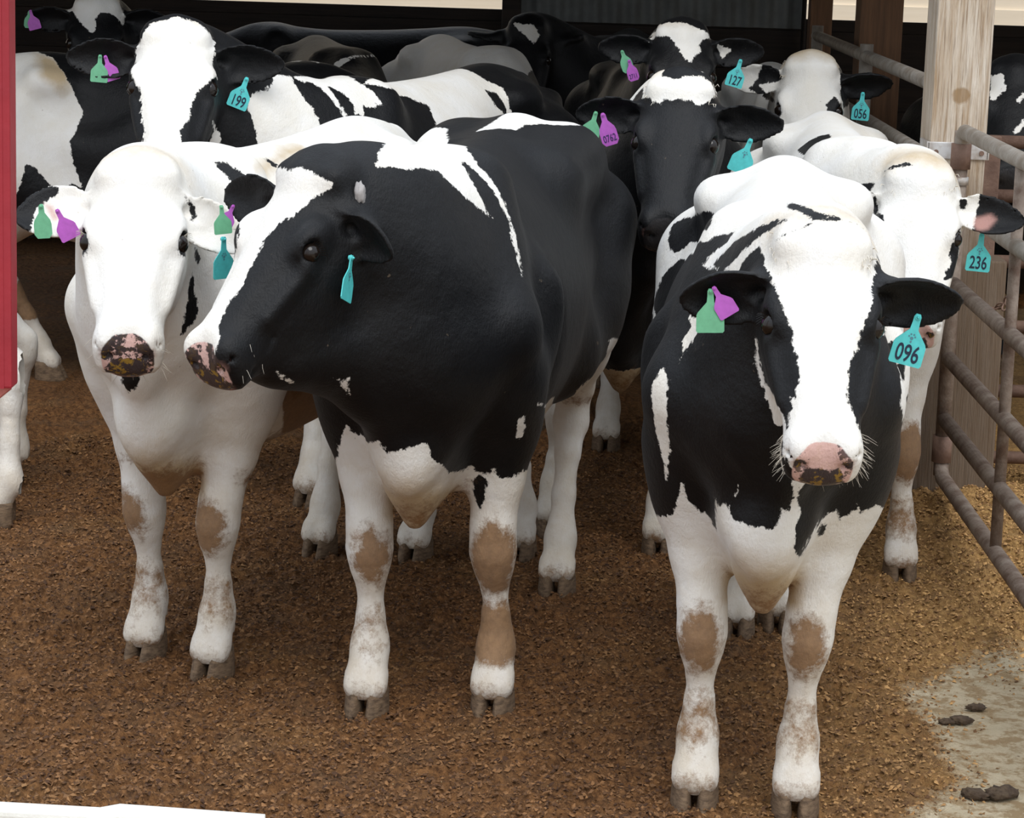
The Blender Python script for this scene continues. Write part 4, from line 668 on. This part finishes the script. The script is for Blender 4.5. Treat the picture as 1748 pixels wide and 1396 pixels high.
 {'name': 'K', 'loc': [0.4098, 10.9599], 'ang': -1.5554, 'scale': 1, 'poll': [1.8108, 0.044, 1.5126], 'nose': [2.1652, 0.0368, 1.1389], 'hs': 1, 'base': 'b', 'muzzle': 'black', 'fine': 0.01, 'coarse': 0.02, 'earR': {'dir': (0, 1, 0), 'hollow': (0.7, 0, 0.5)}, 'earL': {'dir': (0, 1, 0), 'hollow': (0.7, 0, 0.5)}, 'label': 'dark cow with a jagged white forehead and turquoise ear tag reading 127', 'fat': 0.86, 'patches': [('w', (1.868, 0.043, 1.48), (0.041, 0.999, -0), (-0.2, 0.008, 0.98), ((-0.119, -0.012), (-0.106, 0.043), (-0.062, 0.057), (0, 0.056), (0.064, 0.032), (0.112, 0.012), (0.078, 0.002), (0.058, -0.02), (0.067, -0.046), (0.041, -0.07), (0.03, -0.099), (0.01, -0.078), (-0.01, -0.052), (-0.03, -0.013), (-0.061, 0.005), (-0.098, 0.006)), 0.35, 0.3), ('w', (1.957, 0.118, 1.341), (-0.061, 0.998, 0), (-0.141, -0.009, 0.99), ((-0.052, 0.04), (-0.011, 0.025), (0.038, -0.015), (0.047, -0.059), (0.022, -0.023), (-0.011, -0.007), (-0.037, 0.015)), 0.35, 0.3), ('w', (1.803, 0.196, 1.436), (0.029, 1, -0), (0.047, -0.001, 0.999), ((-0.024, 0.026), (0.031, 0.004), (0.001, -0.027), (-0.014, -0.017)), 0.35, 0.2)], 'tags': [{'col': 'green', 'shape': 'round', 'size': 0.8, 'roll': 22, 'label': 'green ear tag', 'pos': [0.2687, 9.1574, 1.422]}, {'col': 'purple', 'shape': 'round', 'text': '2711', 'size': 0.75, 'roll': 18, 'ts': 0.026, 'label': 'purple ear tag', 'pos': [0.295, 9.1466, 1.3899]}, {'col': 'turquoise', 'text': '127', 'size': 0.84, 'roll': -14, 'label': 'turquoise ear tag reading 127', 'pos': [0.6881, 9.0562, 1.4071]}]},
 {'name': 'N', 'loc': [0.9748, 10.4098], 'ang': -1.5477, 'scale': 1, 'poll': [1.1093, -0.035, 1.401], 'nose': [1.4475, -0.0773, 1.0149], 'hs': 1, 'fine': 0.01, 'coarse': 0.02, 'tuft': (160,), 'cream': 0.8, 'earR': {'dir': (0, 1, 0), 'hollow': (0.5, 0, 0.8)}, 'earL': {'dir': (-0.05, 1, 0), 'hollow': (0.8, 0, 0.3), 'coat': 'b'}, 'label': 'shaggy cream headed cow with turquoise ear tag reading 056 behind the others', 'fat': 0.86, 'patches': [('b', (0.97, -0.175, 1.324), (0.2, 0.98, -0), (-0.11, 0.023, 0.994), ((-0.031, -0.007), (-0.007, 0.072), (0.029, 0.072), (0.064, -0.005), (0.034, -0.015), (-0.025, -0.029), (0.06, -0.1), (-0.058, -0.045)), 0.35, 0.5), ('b', (1.111, 0.164, 1.313), (0.065, 0.998, -0), (0.04, -0.003, 0.999), ((-0.096, -0.009), (-0.018, 0.086), (0.091, 0.076), (0.1, -0.053), (-0.072, -0.077)), 0.35, 0.3), ('b', (1.247, 0.035, 1.234), (0.03, 1, -0), (-0.16, 0.005, 0.987), ((-0.027, 0.022), (0.005, 0.051), (0.061, -0.016), (-0.022, -0.037)), 0.35, 0.3)], 'tags': [{'col': 'turquoise', 'text': '056', 'size': 0.86, 'roll': -4, 'label': 'turquoise ear tag reading 056', 'pos': [1.1599, 9.2985, 1.2901]}]},
 {'name': 'E', 'loc': [-1.4588, 9.8899], 'ang': -0.0605, 'scale': 1, 'poll': [1.25, 0, 1.05], 'nose': [1.45, 0.02, 0.6], 'feet': {'HR': (-0.5167, 0.0857)}, 'base': 'b', 'socks': 0.62, 'fine': 0.016, 'coarse': 0.018, 'label': 'cow side on at far left, white and tan hip then black, behind the 199 cow', 'patches': [('w', (-0.477, -0.235, 1.057), (0.972, 0.235, -0), (-0.042, 0.175, 0.984), ((-0.149, 0.314), (-0.014, 0.297), (0.055, 0.265), (0.106, 0.179), (0.173, 0.046), (0.146, -0.036), (0.12, -0.071), (0.135, -0.16), (0.173, -0.255), (0.128, -0.232), (0.091, -0.277), (0.035, -0.229), (-0.009, -0.174), (-0.042, -0.163), (-0.075, -0.274), (-0.143, -0.271)), 0.8, 0.8), ('t', (-0.433, -0.158, 1.246), (0.961, 0.275, -0), (-0.088, 0.308, 0.947), ((-0.067, 0.11), (0.021, 0.072), (0.073, -0.045), (0.028, -0.091), (-0.049, -0.027)), 0.35, 0.3), ('w', (0.569, -0.015, 1.31), (0.981, 0.192, -0), (-0.087, 0.448, 0.89), ((-0.154, 0.031), (-0.108, 0.057), (-0.017, 0.053), (0.016, -0.018), (-0.045, 0.027), (-0.075, -0.003)), 0.35, 0.5), ('w', (-0.614, 0.024, 0.305), (0.959, 0.283, -0), (-0.014, 0.047, 0.999), ((-0.039, 0.048), (0.05, 0.201), (0.228, 0.254), (0.408, 0.235), (0.41, -0.023), (-0.037, -0.065)), 0.35, 0.6), ('d', (-0.614, 0.024, 0.305), (0.959, 0.283, -0), (-0.014, 0.047, 0.999), ((-0.039, 0.048), (0.05, 0.201), (0.228, 0.254), (0.408, 0.235), (0.41, -0.023), (-0.037, -0.065)), 0.35, 0.6)]},
 {'name': 'F', 'loc': [-1.7358, 11.6098], 'ang': -1.5468, 'scale': 1, 'poll': [0.8554, -0.1957, 1.4866], 'nose': [1.1895, -0.1567, 1.0967], 'hs': 1, 'base': 'b', 'fine': 0.012, 'coarse': 0.024, 'earR': {'dir': (0, 1, 0), 'hollow': (0.7, 0, 0.5)}, 'earL': {'dir': (0, 1, 0), 'hollow': (0.7, 0, 0.5)}, 'label': 'black cow with a white forehead at the top left corner, small purple ear tag', 'patches': [('w', (0.91, -0.186, 1.459), (-0.143, 0.99, 0), (-0.186, -0.027, 0.982), ((-0.129, 0.039), (-0.14, 0.017), (-0.122, -0.012), (-0.1, -0.01), (-0.077, -0.051), (-0.041, -0.093), (-0.022, -0.11), (-0.006, -0.104), (-0.005, -0.042), (0.017, -0.019), (0.053, -0.02), (0.085, -0.038), (0.111, -0.068), (0.115, -0.022), (0.096, 0.022), (0.082, 0.094), (-0.136, 0.075)), 0.35, 0.3)], 'tags': [{'col': 'green', 'shape': 'round', 'size': 0.7, 'roll': -4, 'label': 'green ear tag', 'pos': [-2.1889, 10.7124, 1.435]}, {'col': 'purple', 'shape': 'flag', 'size': 0.7, 'roll': 16, 'label': 'purple ear tag', 'pos': [-2.1829, 10.7071, 1.4379]}]},
 {'name': 'I', 'loc': [-0.3844, 12.1337], 'ang': -1.2877, 'scale': 1, 'poll': [1.15, -0.22, 0.95], 'nose': [1.35, -0.42, 0.55], 'fine': 0.018, 'coarse': 0.024, 'label': 'pale grey backed cow standing deep in the shed, left of the 127 cow', 'patches': [('b', (0.796, 0.082, 1.149), (-0.055, 0.998, 0), (-0.287, -0.016, 0.958), ((0.055, 0.095), (0.171, 0.156), (0.297, 0.136), (0.239, 0.058), (0.146, 0.017), (-0.126, -0.092)), 0.35, 1)]},
 {'name': 'G', 'loc': [-0.9944, 11.5962], 'ang': -1.3657, 'scale': 1, 'poll': [1.25, 0, 1.05], 'nose': [1.45, 0.02, 0.6], 'base': 'b', 'fine': 0.018, 'coarse': 0.024, 'label': "black backed cow deep in the shed, just above the 199 cow's back", 'patches': [('w', (0.725, -0.027, 1.251), (0.201, 0.98, -0), (-0.396, 0.081, 0.915), ((-0.065, -0.046), (-0.032, 0.011), (0.023, 0.041), (0.143, 0.145), (0.149, 0.134), (0.08, 0.073), (0.003, -0.012), (-0.04, -0.082)), 0.35, 0.4)]},
 {'name': 'J', 'loc': [0.3915, 13.6536], 'ang': -1.7099, 'scale': 1, 'poll': [0.9639, -0.3676, 1.3804], 'nose': [1.2538, -0.3163, 0.9579], 'base': 'b', 'muzzle': 'black', 'fine': 0.014, 'coarse': 0.026, 'label': 'black cow with one white forehead spot, farthest back under the tin panel', 'patches': [('w', (1.029, -0.352, 1.338), (-0.171, 0.985, 0), (-0.13, -0.022, 0.991), ((-0.08, 0.044), (-0.027, 0.036), (0.027, 0.034), (0.063, -0.022), (0.029, -0.062), (-0.01, -0.026), (-0.049, 0.005)), 0.35, 0.3)]},
 {'name': 'T', 'loc': [-0.948, 13.5527], 'ang': -2.9854, 'scale': 1, 'poll': [1.25, 0, 1.05], 'nose': [1.45, 0.02, 0.6], 'base': 'b', 'fine': 0.02, 'coarse': 0.026, 'label': 'dim dark cow standing sideways at the rear wall, top left of centre'},  # black base coat stands in for the dimness deep in the shed
 {'name': 'P', 'loc': [1.8504, 10.2731], 'ang': -1.5862, 'scale': 1.02, 'poll': [1.1329, -0.1493, 1.3907], 'nose': [1.5143, -0.2027, 1.0487], 'hs': 1, 'base': 'b', 'muzzle': 'black', 'fine': 0.013, 'coarse': 0.022, 'label': 'black cow with thin white streaks outside the fence, right of the wooden post', 'patches': [('w', (1.271, -0.149, 1.286), (0.121, 0.993, -0), (-0.268, 0.033, 0.963), ((-0.015, -0.006), (0.014, 0.031), (0.015, 0.007), (-0.009, -0.024)), 0.35, 0.4), ('w', (1.349, -0.158, 1.193), (0.11, 0.994, -0), (-0.274, 0.03, 0.961), ((-0.027, -0.021), (0.02, 0.039), (0.021, 0.012), (-0.013, -0.031)), 0.35, 0.4), ('w', (1.21, -0.225, 1.321), (0.311, 0.95, -0), (-0.243, 0.08, 0.967), ((-0.033, 0.04), (0.014, 0.048), (0.035, -0.007), (0.006, -0.054), (-0.013, -0.057)), 0.35, 0.4)]},
 {'name': 'Q', 'loc': [-2.5905, 7.7256], 'ang': -3.1029, 'scale': 1, 'poll': [1.22, 0, 1.36], 'nose': [1.62, 0, 1.12], 'feet': {'HL': (-0.934, 0.2327), 'HR': (-0.8669, -0.2771)}, 'fine': 0.018, 'coarse': 0.018, 'label': 'pale legged cow mostly hidden by the red upright at the left edge'}]
# ------------------------------------------------------------------ cows
MAT = {'pink': fur('pink'), 'mottled': fur('mottled'), 'black': fur('black')}
MAT_EYE = simple('wet_dark_eye', (0.012, 0.008, 0.006), rough=0.12, spec=0.4)
MAT_HOOF = simple('dirty_hoof_horn', (0.22, 0.145, 0.085), (0.085, 0.053, 0.03), 45, 0.8, bump=0.5, bscale=90, stretch=(1, 1, 3))
MAT_TAG = {n: simple('plastic_tag_'+n, c, tuple(x*0.85 for x in c), 60, 0.4) for n, c in dict(turquoise=(0.10, 0.62, 0.62), green=(0.16, 0.47, 0.27), purple=(0.50, 0.12, 0.55)).items()}
MAT_INK = simple('tag_ink', (0.008, 0.02, 0.05), rough=0.5); MAT_INK2 = simple('faded_tag_print', (0.10, 0.26, 0.32), rough=0.5); MAT_INK3 = simple('purple_tag_ink', (0.05, 0.02, 0.12), rough=0.5)
MAT_HAIR = simple('whisker_hair', (0.55, 0.5, 0.42), rough=0.5)
MAT_TUFT = simple('poll_hair', (0.78, 0.75, 0.68), (0.6, 0.52, 0.40), 30, 0.7)
MAT_LEAD = simple('grey_clip', (0.35, 0.33, 0.32), rough=0.5)

def hoof_bm(fx, fy, lead=0.0):
    bm = bmesh.new()
    for w in (-1, 1):
        rings = []
        for z, f, sc in ((0.0, 1.0, 1.0), (0.018, 0.97, 1.0), (0.045, 0.80, 0.93), (0.066, 0.66, 0.86), (0.085, 0.50, 0.70)):
            ring = []
            for i in range(16):
                a = 2*math.pi*i/16; ca, sa = math.cos(a), math.sin(a)
                lx = (0.078*f if ca > 0 else 0.050)*ca*(1-0.12*abs(sa)); ly = 0.0255*sc*(sa if sa*w > 0 else sa*0.80)
                if ca > 0: ly -= w*0.008*ca
                ring.append(bm.verts.new((fx-0.005+lx+0.0, fy+w*0.0275+ly, z-0.014)))
            rings.append(ring)
        for a, b in zip(rings, rings[1:]):
            for k in range(16): bm.faces.new((a[k], a[(k+1) % 16], b[(k+1) % 16], b[k]))
        bm.faces.new(rings[0][::-1]); bm.faces.new(rings[-1])
    return bm

TAG_OUT = {'flag': [(-.0085, 0), (-.0085, -.012), (-.010, -.030), (-.034, -.058), (-.0375, -.066), (-.038, -.108), (-.034, -.113), (.034, -.113), (.038, -.108), (.0375, -.066), (.034, -.058), (.010, -.030), (.0085, -.012), (.0085, 0), (.005, .007), (-.005, .007)],
           'round': [(-.008, 0), (-.009, -.02), (-.024, -.042), (-.027, -.055), (-.027, -.085), (-.018, -.098), (.018, -.098), (.027, -.085), (.027, -.055), (.024, -.042), (.009, -.02), (.008, 0), (.004, .006), (-.004, .006)]}
def ear_tag(root, name, col, M, text=None, shape='flag', size=1.0, label=None, ink=None, mark=True, ts=0.040, tw=0.80):
    """M: matrix in the cow's space, x right, y up, z out of the written face"""
    bm = bmesh.new(); pts = [(x*size, y*size) for x, y in TAG_OUT[shape]]
    a = [bm.verts.new((x, y, 0.0012)) for x, y in pts]; b = [bm.verts.new((x, y, -0.0012)) for x, y in pts]
    bm.faces.new(a); bm.faces.new(b[::-1]); n = len(pts)
    for i in range(n): bm.faces.new((a[i], b[i], b[(i+1) % n], a[(i+1) % n]))
    add_tube(bm, [(0, 0, -.006), (0, 0, .0035)], 0.0065*size, 12); add_tube(bm, [(0, 0, .0035), (0, 0, .007)], [0.004*size, 0.0022*size], 12)
    t = bm_obj(name, bm, MAT_TAG[col], root); t.matrix_local = M
    if label: t['label'] = label
    if text:
        cu = bpy.data.curves.new('tag_number', 'FONT'); cu.body = text; cu.size = ts*size; cu.align_x = 'CENTER'; cu.extrude = 0.0004; cu.resolution_u = 4; cu.offset = 0.012*ts*size
        to = bpy.data.objects.new('tmp', cu); me = bpy.data.meshes.new_from_object(to); bpy.data.objects.remove(to)
        o = link('tag_number', me, ink or MAT_INK, t); o.location = (0, (-0.104 if shape == 'flag' else -0.086)*size, 0.0018); o.scale = (tw, 1.22, 1)
    if mark:
        bm = bmesh.new()      # the small printed emblem above the number
        for x, y, s in ((0, -.050, .0040), (-.007, -.046, .0022), (.007, -.046, .0022), (-.0035, -.041, .0022), (.0035, -.041, .0022), (0, -.058, .0026)):
            bmesh.ops.create_circle(bm, cap_ends=True, segments=8, radius=s*size, matrix=Matrix.Translation((x*size, y*size, 0.0019)))
        bm_obj('printed_emblem', bm, MAT_INK2, t)
    return t

def cow_local(c, w):
    m = Matrix.Translation((c['loc'][0], c['loc'][1], 0))@Matrix.Rotation(c['ang'], 4, 'Z')@Matrix.Scale(c['scale'], 4)
    return m.inverted()@w

def build_cow(c):
    t0 = time.time()
    fd, P, R, hs = build_field(c); V, Q = fd.mesh(); N = vert_normals(V, Q)
    root = empty('holstein_cow', (c['loc'][0], c['loc'][1], 0), c['ang'], c['scale'])
    tag(root, c.get('label', 'cow'), 'cow', 'black and white cattle in the pen')
    f, dirt, skin, nose, stain = coat_fields(c, V, N, P, R, hs)
    me = mesh_np('cow_body', V, Q)
    for nm, a in (('coat', f), ('dirt', dirt), ('skin', skin), ('nose', nose), ('stain', stain)):
        at = me.attributes.new(nm, 'FLOAT', 'POINT'); at.data.foreach_set('value', np.asarray(a, np.float32))
    body = link('body', me, MAT[c.get('muzzle', 'pink')], root, True)
    for key, (x, y) in FEET0.items():
        x, y = c.get('feet', {}).get(key, (x, y)); bm_obj('hoof', hoof_bm(x, y), MAT_HOOF, root, True)
    H = lambda t, s, u: Vector((P+(R[0]*t+R[1]*s+R[2]*u)*hs))
    for q in (-1, 1):
        bm = bmesh.new(); bmesh.ops.create_uvsphere(bm, u_segments=20, v_segments=14, radius=0.0245*hs*c.get('eye', 1.0)); e = bm_obj('eye', bm, MAT_EYE, root, True); e.location = H(0.200, q*0.1000, -0.037)
    for tg in c.get('tags', []):
        pos = Vector(tg['pos']); roll = math.radians(tg.get('roll', 0)); turn = math.radians(tg.get('turn', 0)); tilt = math.radians(tg.get('tilt', 0))
        # hangs in the world: face towards -Y turned by turn, leaning by tilt, swung by roll
        Mw = Matrix.Translation(pos)@Matrix.Rotation(turn, 4, 'Z')@Matrix.Rotation(math.radians(90)-tilt, 4, 'X')@Matrix.Rotation(roll, 4, 'Z')
        ear_tag(root, 'ear_tag', tg['col'], cow_local(c, Mw), tg.get('text'), tg.get('shape', 'flag'), tg.get('size', 1)/c['scale'], tg.get('label'), MAT_INK3 if tg['col'] == 'purple' else None, tg.get('mark', tg['col'] == 'turquoise'), tg.get('ts', 0.046))
    rs = random.Random(c['name'])
    for q in (-1, 1) if c.get('whiskers') else ():
        bm = bmesh.new()
        for i in range(c['whiskers']//2):
            t = rs.uniform(.42, .485); u = rs.uniform(-.15, -.06); s0 = q*rs.uniform(.060, .072) if u > -.13 else q*rs.uniform(0, .06)
            p = H(t, s0, u); d = Vector(R[1]*q*rs.uniform(.3, 1)*(1 if u > -.115 else .4)+R[2]*rs.uniform(-1, .1)*(.5 if u > -.115 else 1.2)+R[0]*rs.uniform(.1, .7)).normalized(); L = rs.uniform(.02, .045)
            dr = Vector((rs.uniform(-.3, .3), rs.uniform(-.3, .3), -.25)); add_tube(bm, [p-d*.01, p+d*L*.5, p+(d+dr*.4).normalized()*L], [.0006, .0005, .0002], 4)
        bm_obj('whiskers', bm, MAT_HAIR, root)
    if c.get('tuft'):
        n = c['tuft'][0]; bm = bmesh.new()
        for i in range(n):
            t = rs.uniform(-.02, .07); s0 = rs.gauss(0, .045); s0 = max(-.095, min(.095, s0)); u = -.004+.012*min(1, (t+.03)/.08)-abs(s0)**2*1.2
            p = H(t, s0, u-.012); d = Vector(R[2]*1.0+R[0]*rs.uniform(.1, 1.0)+R[1]*(s0*7+rs.uniform(-.5, .5))).normalized(); L = rs.uniform(.018, .036)
            dd = Vector(R[0]*.8+R[1]*rs.uniform(-.3, .3)); add_tube(bm, [p, p+d*L*.6, p+(d*.7+dd*.5).normalized()*L], [.0016, .0012, .0004], 3, cap=False)
        bm_obj('poll_hair', bm, MAT_TUFT, root, True)
    if c.get('bud'):
        p = H(*c['bud'][:3]); bm = bmesh.new(); bmesh.ops.create_icosphere(bm, subdivisions=3, radius=1)
        for v in bm.verts: n_ = 1+.12*math.sin(v.co.x*7+v.co.z*9)+.1*math.sin(v.co.y*11); v.co = Vector((v.co.x*.013, v.co.y*.013, v.co.z*.026))*n_
        o = bm_obj('horn_bud', bm, MAT_LEAD, root, True); o.location = p; o['label'] = 'grey crusted horn bud'
    # eyelashes
    if c.get('lashes'):
        for q in (-1, 1):
            bm = bmesh.new()
            for i in range(9):
                a = -0.9+1.8*i/8; p = H(0.200-0.018*math.cos(a), q*0.114, -0.036+0.022*math.sin(a)); d = Vector(R[1]*q*1.0-R[0]*.55+R[2]*math.sin(a)*.8).normalized()
                add_tube(bm, [p-d*.004, p+d*.010, p+(d+Vector(R[0])*.5).normalized()*.019], [.0006, .0005, .0002], 3)
            bm_obj('eyelashes', bm, MAT_HAIR if c['lashes'] == 'w' else MAT_EYE, root)
    print('COW', c['name'], len(V), 'verts %.1fs' % (time.time()-t0))
    c['_mesh'] = (V, Q); return root

for c in COWS: build_cow(c)
